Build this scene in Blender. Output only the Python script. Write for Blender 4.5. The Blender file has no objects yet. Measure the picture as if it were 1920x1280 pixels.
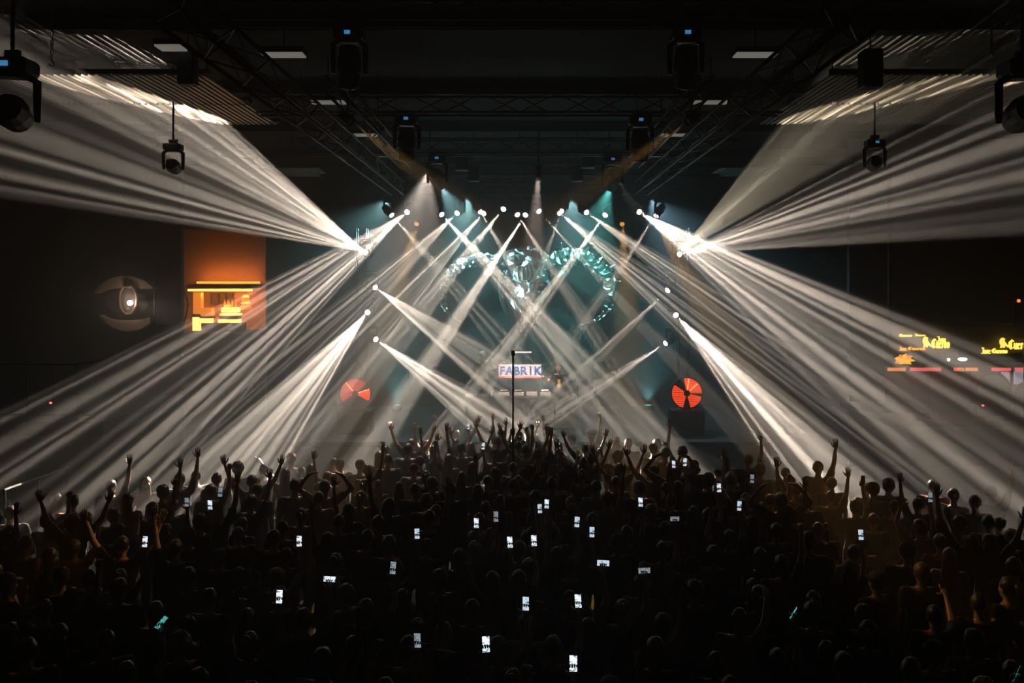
import bpy, bmesh, math, random
from mathutils import Vector, Matrix, noise

S = bpy.context.scene
COL = S.collection
PI = math.pi

# ------------------------------------------------------------------ camera, world, exposure
F = 1700.0                       # focal length in pixels of the 1920 wide frame
CX, CY, EYE = 974.0, 540.0, 5.0  # vanishing point of the hall, eye height


def at(px, py, Y):
    """the point of the hall at depth Y that the photograph shows at (px, py)"""
    return Vector(((px - CX) * Y / F, Y, EYE - (py - CY) * Y / F))


def at_height(px, py, z):
    return at(px, py, (EYE - z) * F / (py - CY))


cam = bpy.data.cameras.new('camera')
cam.sensor_width = 36
cam.lens = F * 36 / 1920
cam.shift_x = -(CX - 960) / 1920
cam.shift_y = -(640 - CY) / 1920
cam.clip_end = 200
cam_ob = bpy.data.objects.new('camera', cam)
COL.objects.link(cam_ob)
cam_ob.location = (0, 0, EYE)
cam_ob.rotation_euler = (PI / 2, 0, 0)
S.camera = cam_ob

S.view_settings.view_transform = 'Standard'
S.view_settings.look = 'None'
S.view_settings.exposure = 0.0
S.view_settings.gamma = 1.0
S.view_settings.use_curve_mapping = False

world = bpy.data.worlds.new('night')
S.world = world
world.use_nodes = True
world.node_tree.nodes['Background'].inputs[0].default_value = (0, 0, 0, 1)

cyc = S.cycles
cyc.use_light_tree = True
cyc.max_bounces = 4
cyc.diffuse_bounces = 2
cyc.glossy_bounces = 2
cyc.volume_bounces = 0
cyc.transparent_max_bounces = 8
cyc.sample_clamp_indirect = 4
cyc.use_denoising = True

HAZE = 0.036        # scattering per metre
BEAM = 26.0          # power of every beam, times its own share


# ------------------------------------------------------------------ materials
MATS = {}


def mat(name, col, rough=0.6, metal=0.0, emit=0.0, ecol=None, vary=0.15, scale=12.0):
    if name in MATS:
        return MATS[name]
    m = bpy.data.materials.new(name)
    m.use_nodes = True
    nt = m.node_tree
    b = nt.nodes['Principled BSDF']
    b.inputs['Roughness'].default_value = rough
    b.inputs['Metallic'].default_value = metal
    tc = nt.nodes.new('ShaderNodeTexCoord')
    nz = nt.nodes.new('ShaderNodeTexNoise')
    nz.inputs['Scale'].default_value = scale
    nz.inputs['Detail'].default_value = 3
    nt.links.new(tc.outputs['Object'], nz.inputs['Vector'])
    rp = nt.nodes.new('ShaderNodeValToRGB')
    rp.color_ramp.elements[0].position = 0.3
    rp.color_ramp.elements[1].position = 0.7
    rp.color_ramp.elements[0].color = tuple(c * (1 - vary) for c in col) + (1,)
    rp.color_ramp.elements[1].color = tuple(min(1, c * (1 + vary)) for c in col) + (1,)
    nt.links.new(nz.outputs['Fac'], rp.inputs['Fac'])
    nt.links.new(rp.outputs['Color'], b.inputs['Base Color'])
    if emit:
        b.inputs['Emission Color'].default_value = tuple(ecol or col) + (1,)
        b.inputs['Emission Strength'].default_value = emit
    MATS[name] = m
    return m


def mat_random(name, stops, rough=0.7):
    """one material whose colour each object draws at random from the stops"""
    m = bpy.data.materials.new(name)
    m.use_nodes = True
    nt = m.node_tree
    b = nt.nodes['Principled BSDF']
    b.inputs['Roughness'].default_value = rough
    oi = nt.nodes.new('ShaderNodeObjectInfo')
    rp = nt.nodes.new('ShaderNodeValToRGB')
    rp.color_ramp.interpolation = 'CONSTANT'
    els = rp.color_ramp.elements
    while len(els) < len(stops):
        els.new(0.5)
    for e, (p, c) in zip(els, stops):
        e.position = p
        e.color = tuple(c) + (1,)
    nz = nt.nodes.new('ShaderNodeTexNoise')
    nz.inputs['Scale'].default_value = 14
    mx = nt.nodes.new('ShaderNodeMix')
    mx.data_type = 'RGBA'
    mx.blend_type = 'MULTIPLY'
    mx.inputs['Factor'].default_value = 0.35
    nt.links.new(oi.outputs['Random'], rp.inputs['Fac'])
    nt.links.new(rp.outputs['Color'], mx.inputs['A'])
    nt.links.new(nz.outputs['Color'], mx.inputs['B'])
    nt.links.new(mx.outputs['Result'], b.inputs['Base Color'])
    MATS[name] = m
    return m


M_BLACK = mat('black_paint', (0.012, 0.013, 0.015), 0.55)
M_DARKMETAL = mat('dark_metal', (0.03, 0.032, 0.036), 0.4, 0.6)
M_STEEL = mat('grey_steel', (0.22, 0.23, 0.24), 0.35, 0.9)
M_ALU = mat('truss_aluminium', (0.035, 0.037, 0.04), 0.45, 0.7)
M_SLAT = mat('pale_metal_slat', (0.62, 0.58, 0.5), 0.45, 0.3)
M_PLATE = mat('white_plate', (0.72, 0.7, 0.66), 0.5)
M_STROBE_GLOW = mat('strobe_diffuser_added_glow', (0.7, 0.68, 0.62), 0.5, emit=0.22, ecol=(0.9, 0.88, 0.78))  # faint emission stands in for stage light falling on the pale plates
M_WALL = mat('dark_wall', (0.018, 0.02, 0.023), 0.85, scale=2)
M_FLOOR = mat('dark_floor', (0.014, 0.014, 0.016), 0.6, scale=3)
M_CEIL = mat('dark_ceiling', (0.006, 0.0065, 0.009), 0.9, scale=2)
M_STAGE = mat('stage_black', (0.02, 0.021, 0.023), 0.6)
M_LENS = mat('lens_white', (1, 1, 1), 0.3, emit=14, ecol=(1, 0.95, 0.88))
M_GLASSLENS = mat('dark_lens_glass', (0.05, 0.06, 0.07), 0.08)
M_DISPLAY = mat('blue_display', (0.02, 0.1, 0.2), 0.3, emit=0.6, ecol=(0.1, 0.42, 0.85))
M_PLASTER = mat('pale_plaster', (0.2, 0.15, 0.115), 0.75)
M_CHROME = mat('sculpture_chrome', (0.75, 0.8, 0.8), 0.3, 1.0, vary=0.3, scale=3)
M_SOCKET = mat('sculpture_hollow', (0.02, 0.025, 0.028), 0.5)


# ------------------------------------------------------------------ mesh helpers
class B:
    """collects shapes into one mesh"""

    def __init__(self):
        self.bm = bmesh.new()

    def box(self, c, s, rot=None):
        M = Matrix.Translation(Vector(c)) @ (rot.to_4x4() if rot else Matrix()) @ Matrix.Diagonal((s[0], s[1], s[2], 1))
        bmesh.ops.create_cube(self.bm, size=1, matrix=M)
        return self

    def bevel_box(self, c, s, r=0.01):
        t = bmesh.new()
        bmesh.ops.create_cube(t, size=1, matrix=Matrix.Translation(Vector(c)) @ Matrix.Diagonal((s[0], s[1], s[2], 1)))
        bmesh.ops.bevel(t, geom=list(t.edges), offset=r, segments=1, affect='EDGES', profile=0.5)
        me = bpy.data.meshes.new('t')
        t.to_mesh(me)
        t.free()
        self.bm.from_mesh(me)
        bpy.data.meshes.remove(me)
        return self

    def rings(self, rings, cap=True):
        """rings: lists of points with equal length"""
        loop = len(rings) > 2 and rings[-1] is rings[0]
        vs = [[self.bm.verts.new(p) for p in r] for r in (rings[:-1] if loop else rings)]
        if loop:
            vs.append(vs[0])
        n = len(rings[0])
        for a, b in zip(vs, vs[1:]):
            for i in range(n):
                self.bm.faces.new((a[i], a[(i + 1) % n], b[(i + 1) % n], b[i]))
        if cap:
            self.bm.faces.new(list(reversed(vs[0])))
            self.bm.faces.new(vs[-1])
        return self

    def cyl(self, p, q, r0, r1=None, n=10):
        p, q = Vector(p), Vector(q)
        r1 = r0 if r1 is None else r1
        u, v = frame(q - p)
        R = lambda c, r: [c + (u * math.cos(2 * PI * i / n) + v * math.sin(2 * PI * i / n)) * r for i in range(n)]
        return self.rings([R(p, r0), R(q, r1)])

    def capsule(self, p, q, r0, r1, n=10, k=3):
        p, q = Vector(p), Vector(q)
        d = q - p
        if d.length < 1e-5:
            d = Vector((0, 0, 1e-3))
        u, v = frame(d)
        d = d.normalized()
        prof = []
        for i in range(k):
            a = -PI / 2 + (i + 0.35) / (k + 0.35) * PI / 2
            prof.append((p + d * math.sin(a) * r0, math.cos(a) * r0))
        prof += [(p, r0), (q, r1)]
        for i in range(k):
            a = (i + 1) / (k + 0.35) * PI / 2
            prof.append((q + d * math.sin(a) * r1, math.cos(a) * r1))
        return self.rings([[c + (u * math.cos(2 * PI * i / n) + v * math.sin(2 * PI * i / n)) * r for i in range(n)] for c, r in prof])

    def ball(self, c, r, n=12, m=8, rot=None):
        if not hasattr(r, '__len__'):
            r = (r, r, r)
        M = Matrix.Translation(Vector(c)) @ (rot.to_4x4() if rot else Matrix()) @ Matrix.Diagonal((r[0], r[1], r[2], 1))
        bmesh.ops.create_uvsphere(self.bm, u_segments=n, v_segments=m, radius=1, matrix=M)
        return self

    def lathe(self, prof, n=20, axis='Z', c=(0, 0, 0), closed=False):
        c = Vector(c)
        rings = []
        for r, h in prof:
            ring = []
            for i in range(n):
                a = 2 * PI * i / n
                x, y = r * math.cos(a), r * math.sin(a)
                ring.append(c + (Vector((x, y, h)) if axis == 'Z' else Vector((x, h, y)) if axis == 'Y' else Vector((h, x, y))))
            rings.append(ring)
        if closed:
            rings.append(rings[0])
        return self.rings(rings, not closed)

    def tube(self, path, r, n=6):
        path = [Vector(p) for p in path]
        rad = r if hasattr(r, '__len__') else [r] * len(path)
        rings = []
        u = None
        for i, p in enumerate(path):
            d = (path[min(i + 1, len(path) - 1)] - path[max(i - 1, 0)])
            if u is None:
                u, v = frame(d)
            else:
                u = (u - d.normalized() * u.dot(d.normalized())).normalized()
                v = d.normalized().cross(u)
            rings.append([p + (u * math.cos(2 * PI * k / n) + v * math.sin(2 * PI * k / n)) * rad[i] for k in range(n)])
        return self.rings(rings)

    def prism(self, poly, y0, y1):
        """polygon in x,z extruded along y"""
        n = len(poly)
        a = [self.bm.verts.new((x, y0, z)) for x, z in poly]
        b = [self.bm.verts.new((x, y1, z)) for x, z in poly]
        self.bm.faces.new(a)
        self.bm.faces.new(list(reversed(b)))
        for i in range(n):
            self.bm.faces.new((a[i], b[i], b[(i + 1) % n], a[(i + 1) % n]))
        return self

    def mesh(self, name='m', smooth=False):
        bmesh.ops.recalc_face_normals(self.bm, faces=list(self.bm.faces))
        me = bpy.data.meshes.new(name)
        self.bm.to_mesh(me)
        self.bm.free()
        if smooth:
            me.polygons.foreach_set('use_smooth', [True] * len(me.polygons))
        return me


def frame(d):
    d = Vector(d).normalized()
    a = Vector((0, 0, 1)) if abs(d.z) < 0.9 else Vector((1, 0, 0))
    u = d.cross(a).normalized()
    return u, d.cross(u).normalized()


def obj(name, me, m=None, parent=None, loc=(0, 0, 0), smooth=False):
    if isinstance(me, B):
        me = me.mesh(name, smooth)
    if m is not None:
        me.materials.clear()
        for x in (m if isinstance(m, (list, tuple)) else [m]):
            me.materials.append(x)
    o = bpy.data.objects.new(name, me)
    COL.objects.link(o)
    o.location = loc
    if parent is not None:
        o.parent = parent
    return o


def tag(o, label, cat, group=None, kind=None):
    o['label'] = label
    o['category'] = cat
    if group:
        o['group'] = group
    if kind:
        o['kind'] = kind
    return o


def thing(name, label, cat, loc=(0, 0, 0), rotz=0, group=None):
    o = bpy.data.objects.new(name, None)
    COL.objects.link(o)
    o.empty_display_size = 0.1
    o.location = loc
    o.rotation_euler = (0, 0, rotz)
    return tag(o, label, cat, group)


def struct(name, b, m, parent=None):
    o = obj(name, b, m, parent)
    if parent is None:
        o['kind'] = 'structure'
    return o


def spot(parent, pos, aim, energy, size, blend=0.3, col=(1, 1, 1), radius=0.05):
    L = bpy.data.lights.new('lamp_light', 'SPOT')
    L.energy = energy
    L.spot_size = size
    L.spot_blend = blend
    L.color = col
    L.shadow_soft_size = radius
    o = bpy.data.objects.new('lamp_light', L)
    COL.objects.link(o)
    pos, aim = Vector(pos), Vector(aim)
    base = parent.location if parent is not None else Vector()
    o.parent = parent
    o.matrix_basis = Matrix.Translation(pos - base) @ (aim - pos).to_track_quat('-Z', 'Y').to_matrix().to_4x4()
    return o


# ------------------------------------------------------------------ the hall
X0, X1, YB, YF, TOP = -14.5, 14.5, 31.0, -3.0, 9.2
struct('floor', B().box((0, (YB + YF) / 2, -0.1), (29.6, YB - YF + 0.6, 0.2)), M_FLOOR)
struct('ceiling', B().box((0, (YB + YF) / 2, TOP + 0.1), (29.6, YB - YF + 0.6, 0.2)), M_CEIL)
struct('wall_left', B().box((X0 - 0.15, (YB + YF) / 2, TOP / 2), (0.3, YB - YF + 0.6, TOP)), M_WALL)
struct('wall_right', B().box((X1 + 0.15, (YB + YF) / 2, TOP / 2), (0.3, YB - YF + 0.6, TOP)), M_WALL)
struct('wall_back', B().box((0, YB + 0.15, TOP / 2), (29, 0.3, TOP)), M_WALL)
struct('wall_front', B().box((0, YF - 0.15, TOP / 2), (29, 0.3, TOP)), M_WALL)
# the projecting wall that carries the eye sculpture and hides one end of the lit bar
xe = at(340, 500, 25).x
struct('wall_northwest', B().box(((X0 + xe) / 2, 25.1, TOP / 2), (xe - X0, 0.2, TOP)), M_WALL)
for i, yy in enumerate((9.5, 14.0, 18.5, 23.0, 27.5)):
    struct('trim_%d' % (i + 1), B().box((0, yy, TOP - 0.12), (28.8, 0.22, 0.24)), M_CEIL)

# the haze that makes the beams visible
hz = bpy.data.materials.new('theatrical_haze')
hz.use_nodes = True
nt = hz.node_tree
nt.nodes.clear()
out = nt.nodes.new('ShaderNodeOutputMaterial')
vs = nt.nodes.new('ShaderNodeVolumeScatter')
vs.inputs['Color'].default_value = (0.95, 0.98, 1.0, 1)
vs.inputs['Density'].default_value = HAZE
vs.inputs['Anisotropy'].default_value = 0.45
nt.links.new(vs.outputs[0], out.inputs['Volume'])
haze = obj('haze', B().box((0, (YB + YF) / 2, TOP / 2), (28.9, YB - YF - 0.1, TOP - 0.04)), hz)
tag(haze, 'thin grey stage haze filling the whole hall and showing the beams', 'haze', kind='stuff')


# ------------------------------------------------------------------ trusses
_brace = {}


def truss(label, p, q, w=0.3, step=0.5, cat='truss'):
    p, q = Vector(p), Vector(q)
    L = (q - p).length
    d = (q - p).normalized()
    t = thing('truss_tower' if abs(d.z) > 0.9 else 'lighting_truss', label, cat, p)
    t.rotation_mode = 'QUATERNION'
    t.rotation_quaternion = d.to_track_quat('X', 'Z')
    h = w / 2
    key = round(L, 3)
    ch = B().cyl((0, 0, 0), (L, 0, 0), 0.025, n=8).mesh('chord', True)
    for a, b in ((h, h), (h, -h), (-h, h), (-h, -h)):
        obj('chord', ch, M_ALU, t, (0, a, b))
    if abs(d.z) < 0.5:
        for f in (0.08, 0.5, 0.92):
            obj('hanger', B().cyl((0, 0, h - 0.02), (0, 0, TOP - p.z), 0.012, n=5), M_DARKMETAL, t, (L * f, 0, 0))
    n = max(2, int(round(L / step)))
    s = L / n
    bk = (round(s, 3), w)
    if bk not in _brace:
        _brace[bk] = [B().cyl((0, f * h, -h), (s, f * h, h), 0.012, n=5).mesh('brace') for f in (1, -1)] + \
                     [B().cyl((0, -h, f * h), (s, h, f * h), 0.012, n=5).mesh('brace') for f in (1, -1)]
    for i in range(n):
        for k, me in enumerate(_brace[bk]):
            o = obj('brace', me, M_ALU, t, (i * s, 0, 0))
            if (i + k) % 2:
                o.scale = (-1, 1, 1)
                o.location = ((i + 1) * s, 0, 0)
    return t


for sgn, side in ((-1, 'eye sculpture'), (1, 'yellow bar sign')):
    truss('dark lattice truss under the ceiling running from stage to camera, %s side' % side, (sgn * 3.45, 9.0, 7.82), (sgn * 3.45, 25.6, 7.82), 0.36, 0.72)
    truss('slim dark truss inside the long ceiling truss, %s side' % side, (sgn * 2.75, 13.4, 8.02), (sgn * 2.75, 21.8, 8.02), 0.24, 0.7)
truss('dark cross truss nearest the camera carrying two blue displays', (-5.8, 12.8, 8.93), (5.8, 12.8, 8.93), 0.36, 0.72)
truss('dark cross truss between the two middle moving lights', (-5.0, 17.4, 8.52), (5.0, 17.4, 8.52), 0.36, 0.72)
truss('cross truss holding the two spotlights with soft downward beams', (-5.4, 22.2, 8.45), (5.4, 22.2, 8.45), 0.36, 0.6)
truss('cross truss behind the two hanging speakers', (-5.4, 24.6, 8.2), (5.4, 24.6, 8.2), 0.3, 0.5)
truss('back truss carrying the row of white beam lights', (-4.6, 27.25, 7.98), (4.9, 27.25, 7.98), 0.3, 0.5)
truss('vertical light tower holding four beam lights, eye sculpture side', (-4.75, 27.35, 1.02), (-4.75, 27.35, 6.8), 0.3, 0.5)
truss('vertical light tower holding four beam lights, yellow bar sign side', (4.95, 27.35, 1.02), (4.95, 27.35, 6.8), 0.3, 0.5)


# ------------------------------------------------------------------ lamps
def ordinal(n):
    return ['zeroth', 'first', 'second', 'third', 'fourth', 'fifth', 'sixth', 'seventh', 'eighth', 'ninth', 'tenth', 'eleventh', 'twelfth', 'thirteenth', 'fourteenth', 'fifteenth',
            'sixteenth', 'seventeenth', 'eighteenth', 'nineteenth', 'twentieth', 'twenty-first', 'twenty-second', 'twenty-third', 'twenty-fourth', 'twenty-fifth', 'twenty-sixth',
            'twenty-seventh', 'twenty-eighth', 'twenty-ninth', 'thirtieth', 'thirty-first', 'thirty-second', 'thirty-third', 'thirty-fourth', 'thirty-fifth', 'thirty-sixth',
            'thirty-seventh', 'thirty-eighth', 'thirty-ninth', 'fortieth'][n]


def moving_head(name, label, P, D, s=1.0, lens=None, display=False, up=1, cat='stage light', side=None):
    """lamp whose head sits at P and looks along D; it hangs from a base above (or is clamped sideways)"""
    P, D = Vector(P), Vector(D).normalized()
    t = thing(name, label, cat, P)
    az = math.atan2(D.y, D.x)
    w = Vector((-math.sin(az), math.cos(az), 0))          # tilt axis
    rz = Matrix.Rotation(az, 3, 'Z')
    hb = 0.34 * s
    b = B().bevel_box((0, 0, hb), (0.3 * s, 0.24 * s, 0.12 * s), 0.02 * s)
    b.box((0, 0, hb + 0.075 * s), (0.1 * s, 0.06 * s, 0.05 * s))
    if side:
        b.cyl((0, 0, hb + 0.09 * s), (side, 0.1, hb + 0.09 * s), 0.025 * s, n=6)
    obj('base', b, M_BLACK, t)
    y = B()
    for k in (-1, 1):
        a = w * k * 0.165 * s
        y.tube([w * k * 0.1 * s + Vector((0, 0, hb - 0.06 * s)), a + Vector((0, 0, hb - 0.1 * s)), a + Vector((0, 0, 0.02 * s)), a + Vector((0, 0, -0.06 * s))],
               [0.032 * s, 0.034 * s, 0.03 * s, 0.022 * s], 6)
    y.box((0, 0, hb - 0.065 * s), (0.12 * s, 0.22 * s, 0.03 * s), rz)
    obj('yoke', y, M_DARKMETAL, t)
    u, v = frame(D)
    hd = B()
    prof = [(-0.24, 0.05), (-0.22, 0.095), (-0.08, 0.125), (0.02, 0.125), (0.05, 0.105), (0.17, 0.115), (0.2, 0.108), (0.2, 0.085), (0.185, 0.08)]
    hd.rings([[D * h * s + (u * math.cos(2 * PI * i / 14) + v * math.sin(2 * PI * i / 14)) * r * s for i in range(14)] for h, r in prof])
    obj('lamp_head', hd, M_BLACK, t)
    ln = B()
    ln.rings([[D * (0.186 * s + h * s) + (u * math.cos(2 * PI * i / 14) + v * math.sin(2 * PI * i / 14)) * r * s for i in range(14)] for h, r in ((0, 0.08), (0.02, 0.072), (0.035, 0.045), (0.042, 0.012))])
    obj('lens', ln, lens or M_GLASSLENS, t, smooth=True)
    if display:
        obj('display', B().box((0.0, -0.125 * s, hb + 0.005 * s), (0.06 * s, 0.012 * s, 0.038 * s)), M_DISPLAY, t)
    return t


def fan(parent, P, A, Bv, power, thick, freq, seed, col=(1.0, 0.84, 0.68)):
    """a prism lamp: one elliptical cone between the directions of A and B, split into streaks by its gobo"""
    A, Bv = (A - P).normalized(), (Bv - P).normalized()
    D = (A + Bv).normalized()
    half = math.acos(max(-1, min(1, A.dot(D))))
    Xa = Bv - A
    Xa = (Xa - D * Xa.dot(D)).normalized()
    Za = -D
    Ya = Za.cross(Xa)
    L = bpy.data.lights.new('beam_light', 'SPOT')
    L.shadow_soft_size = 0.02
    L.spot_blend = 0.12
    L.spot_size = 2 * half * 1.04
    L.energy = power * BEAM
    L.color = col
    o = bpy.data.objects.new('beam_light', L)
    COL.objects.link(o)
    o.parent = parent
    sc = math.tan(math.radians(thick * 0.5)) / math.tan(half)
    o.matrix_basis = Matrix.Translation(P - parent.location + D * 0.3) @ Matrix((Xa, Ya, Za)).transposed().to_4x4() @ Matrix.Diagonal((1, sc, 1, 1))
    L.use_nodes = True
    nt = L.node_tree
    N, K = nt.nodes, nt.links
    em = N['Emission']
    tc = N.new('ShaderNodeTexCoord')
    sp = N.new('ShaderNodeSeparateXYZ')
    K.new(tc.outputs['Normal'], sp.inputs[0])
    dv = N.new('ShaderNodeMath')
    dv.operation = 'DIVIDE'
    K.new(sp.outputs['X'], dv.inputs[0])
    K.new(sp.outputs['Z'], dv.inputs[1])
    def math_node(op, a, b=None, c=None):
        n = N.new('ShaderNodeMath')
        n.operation = op
        for k, x in enumerate((a, b, c)):
            if x is None:
                continue
            if isinstance(x, (int, float)):
                n.inputs[k].default_value = x
            else:
                K.new(x, n.inputs[k])
        return n.outputs[0]

    # u runs -1..1 across the fan; the prism splits it into freq pencils of uneven strength
    u = math_node('MULTIPLY_ADD', dv.outputs[0], freq / math.tan(half) / 2, 0.37 * seed + 40)
    nz = N.new('ShaderNodeTexNoise')
    nz.noise_dimensions = '1D'
    nz.inputs['Scale'].default_value = 0.8
    nz.inputs['Detail'].default_value = 2
    K.new(u, nz.inputs['W'])
    u = math_node('MULTIPLY_ADD', nz.outputs[0], 1.5, u)
    cell = math_node('FLOOR', u)
    wn = N.new('ShaderNodeTexWhiteNoise')
    wn.noise_dimensions = '1D'
    K.new(math_node('ADD', cell, 0.5 + seed * 13.7), wn.inputs['W'])
    amp = math_node('MULTIPLY_ADD', wn.outputs['Value'], 1.5, 0.2)
    wv = math_node('COSINE', math_node('MULTIPLY', u, 2 * PI))
    wv = math_node('POWER', math_node('MULTIPLY_ADD', wv, -0.5, 0.5), 1.6)
    st = math_node('MULTIPLY_ADD', math_node('MULTIPLY', wv, amp), 1.25, 0.16)
    K.new(st, em.inputs['Strength'])
    return o


LY = 27.0
ROW = [  # the row on the back truss: (px, py), the two edges of its fan (px, py, depth), power, thickness, pencils
    ((728, 396), (985, 640, 24), (930, 665, 24), 4500, 1.5, 3),
    ((768, 394), (70, 735, 15), (290, 950, 15.5), 9500, 2.0, 10),
    ((823, 396), (1130, 820, 20), (1290, 830, 20), 9000, 1.8, 6),
    ((862, 395), (160, 900, 15.5), (480, 870, 18), 5000, 2.0, 9),
    ((897, 390), (1100, 800, 21), (1190, 820, 21), 4800, 1.5, 5),
    ((911, 395), (330, 900, 16), (560, 870, 18), 5500, 2.0, 7),
    ((948, 387), (450, 900, 16), (620, 870, 18), 7000, 2.0, 6),
    ((966, 396), (1200, 820, 20), (1290, 830, 20), 4800, 1.5, 5),
    ((989, 397), (650, 850, 18), (740, 830, 20), 11000, 1.8, 4),
    ((1005, 390), (1350, 800, 20), (1430, 820, 20), 4800, 1.5, 5),
    ((1044, 395), (1480, 860, 18), (1880, 900, 15), 5000, 2.0, 8),
    ((1055, 389), (880, 800, 20), (935, 820, 20), 3500, 1.2, 3),
    ((1094, 394), (1560, 800, 18), (1920, 850, 15), 4200, 2.0, 8),
    ((1139, 397), (790, 820, 20), (870, 830, 20), 10000, 1.8, 4),
    ((1194, 394), (1920, 668, 14), (1760, 975, 15), 10000, 2.0, 10),
    ((1236, 396), (1060, 620, 25), (1095, 640, 25), 4500, 1.3, 3),
]
for i, (p, a, b, pw, th, fr) in enumerate(ROW):
    P, A, Bq = at(*p, LY), at(*a), at(*b)
    D = (A - P).normalized() + (Bq - P).normalized()
    t = moving_head('beam_light', 'white beam light on the back truss, %s along the row from the eye sculpture end' % ordinal(i + 1), P, D, 1.0, M_LENS)
    t['group'] = 'beam lights on the back truss'
    fan(t, P, A, Bq, pw, th, fr, i)
TOWER = [
    ((690, 475), (440, 238, 19.3), (0, 372, 14), 4600, 2.6, 11, 'topmost on the tower on the eye sculpture side', -0.25),
    ((698, 535), (1010, 690, 22), (890, 720, 22), 6500, 1.8, 7, 'second from the top of the tower on the eye sculpture side', -0.25),
    ((692, 582), (545, 868, 18), (235, 945, 15), 9000, 2.0, 9, 'third from the top of the tower on the eye sculpture side', -0.25),
    ((699, 632), (1010, 790, 22), (870, 800, 22), 6000, 1.7, 7, 'lowest on the tower on the eye sculpture side', -0.25),
    ((1268, 478), (1880, 150, 15.5), (1680, 458, 19), 2400, 4.0, 9, 'topmost on the tower on the yellow bar sign side', 0.25),
    ((1258, 538), (1125, 650, 25), (1150, 655, 25), 4500, 1.2, 3, 'second from the top of the tower on the yellow bar sign side', 0.25),
    ((1264, 587), (1445, 880, 18), (1690, 905, 16), 11000, 2.0, 8, 'third from the top of the tower on the yellow bar sign side', 0.25),
    ((1256, 638), (1090, 768, 25), (1068, 738, 25), 7500, 1.4, 4, 'lowest on the tower on the yellow bar sign side', 0.25),
]
for i, (p, a, b, pw, th, fr, where, sd) in enumerate(TOWER):
    P, A, Bq = at(*p, LY), at(*a), at(*b)
    D = (A - P).normalized() + (Bq - P).normalized()
    t = moving_head('beam_light', 'white beam light, ' + where, P, D, 1.0, M_LENS, side=sd)
    t['group'] = 'beam lights on the towers'
    if i == 4:  # extra fan added here to brighten the slatted panel on this side
        fan(t, P, at(1460, 226, 19), at(1890, 150, 14.9), 1300, 4.5, 9, 51, (1, 0.86, 0.62))
    if i == 0:                     # second fan added to this lamp to light the slatted ceiling panel
        fan(t, P, at(440, 238, 19.3), at(50, 150, 14.9), 4200, 4.5, 9, 50)
    fan(t, P, A, Bq, pw, th, fr, 30 + i)

# big dark moving lights hanging from the ceiling trusses, each with a small blue display
M_WARMLENS = mat('soft_lens', (0.9, 0.85, 0.85), 0.3, emit=1.6, ecol=(0.85, 0.8, 0.85))
HEADS = [  # px, py of the head, depth, scale, aim (px, py, depth), display, label
    (24, 212, 10.2, 1.5, (200, 400, 20), True, 'large dark moving light in front of the slatted ceiling panel, eye sculpture side'),
    (1918, 214, 10.2, 1.5, (1700, 400, 20), True, 'large dark moving light cut by the picture edge, yellow bar sign side'),
    (655, 128, 12.8, 1.35, (655, 300, 13.2), True, 'dark moving light with blue display on the first cross truss, eye sculpture side'),
    (1286, 128, 12.8, 1.35, (1286, 300, 13.2), True, 'dark moving light with blue display on the first cross truss, yellow bar sign side'),
    (763, 272, 17.4, 1.4, (763, 420, 17.8), True, 'dark moving light with blue display on the middle cross truss, eye sculpture side'),
    (1200, 274, 17.4, 1.4, (1200, 420, 17.8), True, 'dark moving light with blue display on the middle cross truss, yellow bar sign side'),
    (820, 336, 22.2, 1.45, (925, 525, 28), True, 'moving light throwing a soft pale beam down, eye sculpture side'),
    (1148, 338, 22.2, 1.45, (1085, 530, 28), True, 'moving light throwing a soft pale beam down, yellow bar sign side'),
    (325, 312, 17.0, 1.05, (420, 420, 24), False, 'moving light with bright rim hanging below the slatted panel, eye sculpture side'),
    (1640, 306, 17.0, 1.1, (1560, 400, 24), True, 'moving light with bright rim hanging below the slatted panel, yellow bar sign side'),
]
for px, py, Y, s, aim, disp, lab in HEADS:
    P = at(px, py, Y)
    Aim = at(*aim)
    soft = 'soft pale' in lab
    t = moving_head('moving_light', lab, P, Aim - P, s, M_WARMLENS if soft else None, disp)
    t['group'] = 'moving lights under the ceiling'
    top = P.z + 0.43 * s
    obj('clamp', B().cyl((0, 0, 0.42 * s), (0, 0, {10.2: TOP, 12.8: 8.75, 17.4: 8.34, 22.2: 8.27, 17.0: TOP}[Y] - P.z), 0.02, n=6).box((0, 0, 0.45 * s), (0.16, 0.06, 0.06)).box((0, 0, {10.2: TOP, 12.8: 8.75, 17.4: 8.34, 22.2: 8.27, 17.0: TOP}[Y] - P.z - 0.02), (0.08, 0.46, 0.04)), M_DARKMETAL, t)
    if soft:
        spot(t, P + (Aim - P).normalized() * 0.42, Aim, 9000, math.radians(30), 0.5, (0.45, 0.95, 1.0) if px < 974 else (0.2, 1.0, 0.88))


# unseen wash lamps added to fill the haze around the stage, and crowd lamps
M_TEAL = mat('teal_lens', (0.1, 0.8, 0.7), 0.3, emit=1.5, ecol=(0.15, 0.9, 0.8))
M_AMBER = mat('amber_lens', (1, 0.5, 0.1), 0.3, emit=1.5, ecol=(1, 0.5, 0.12))


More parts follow.
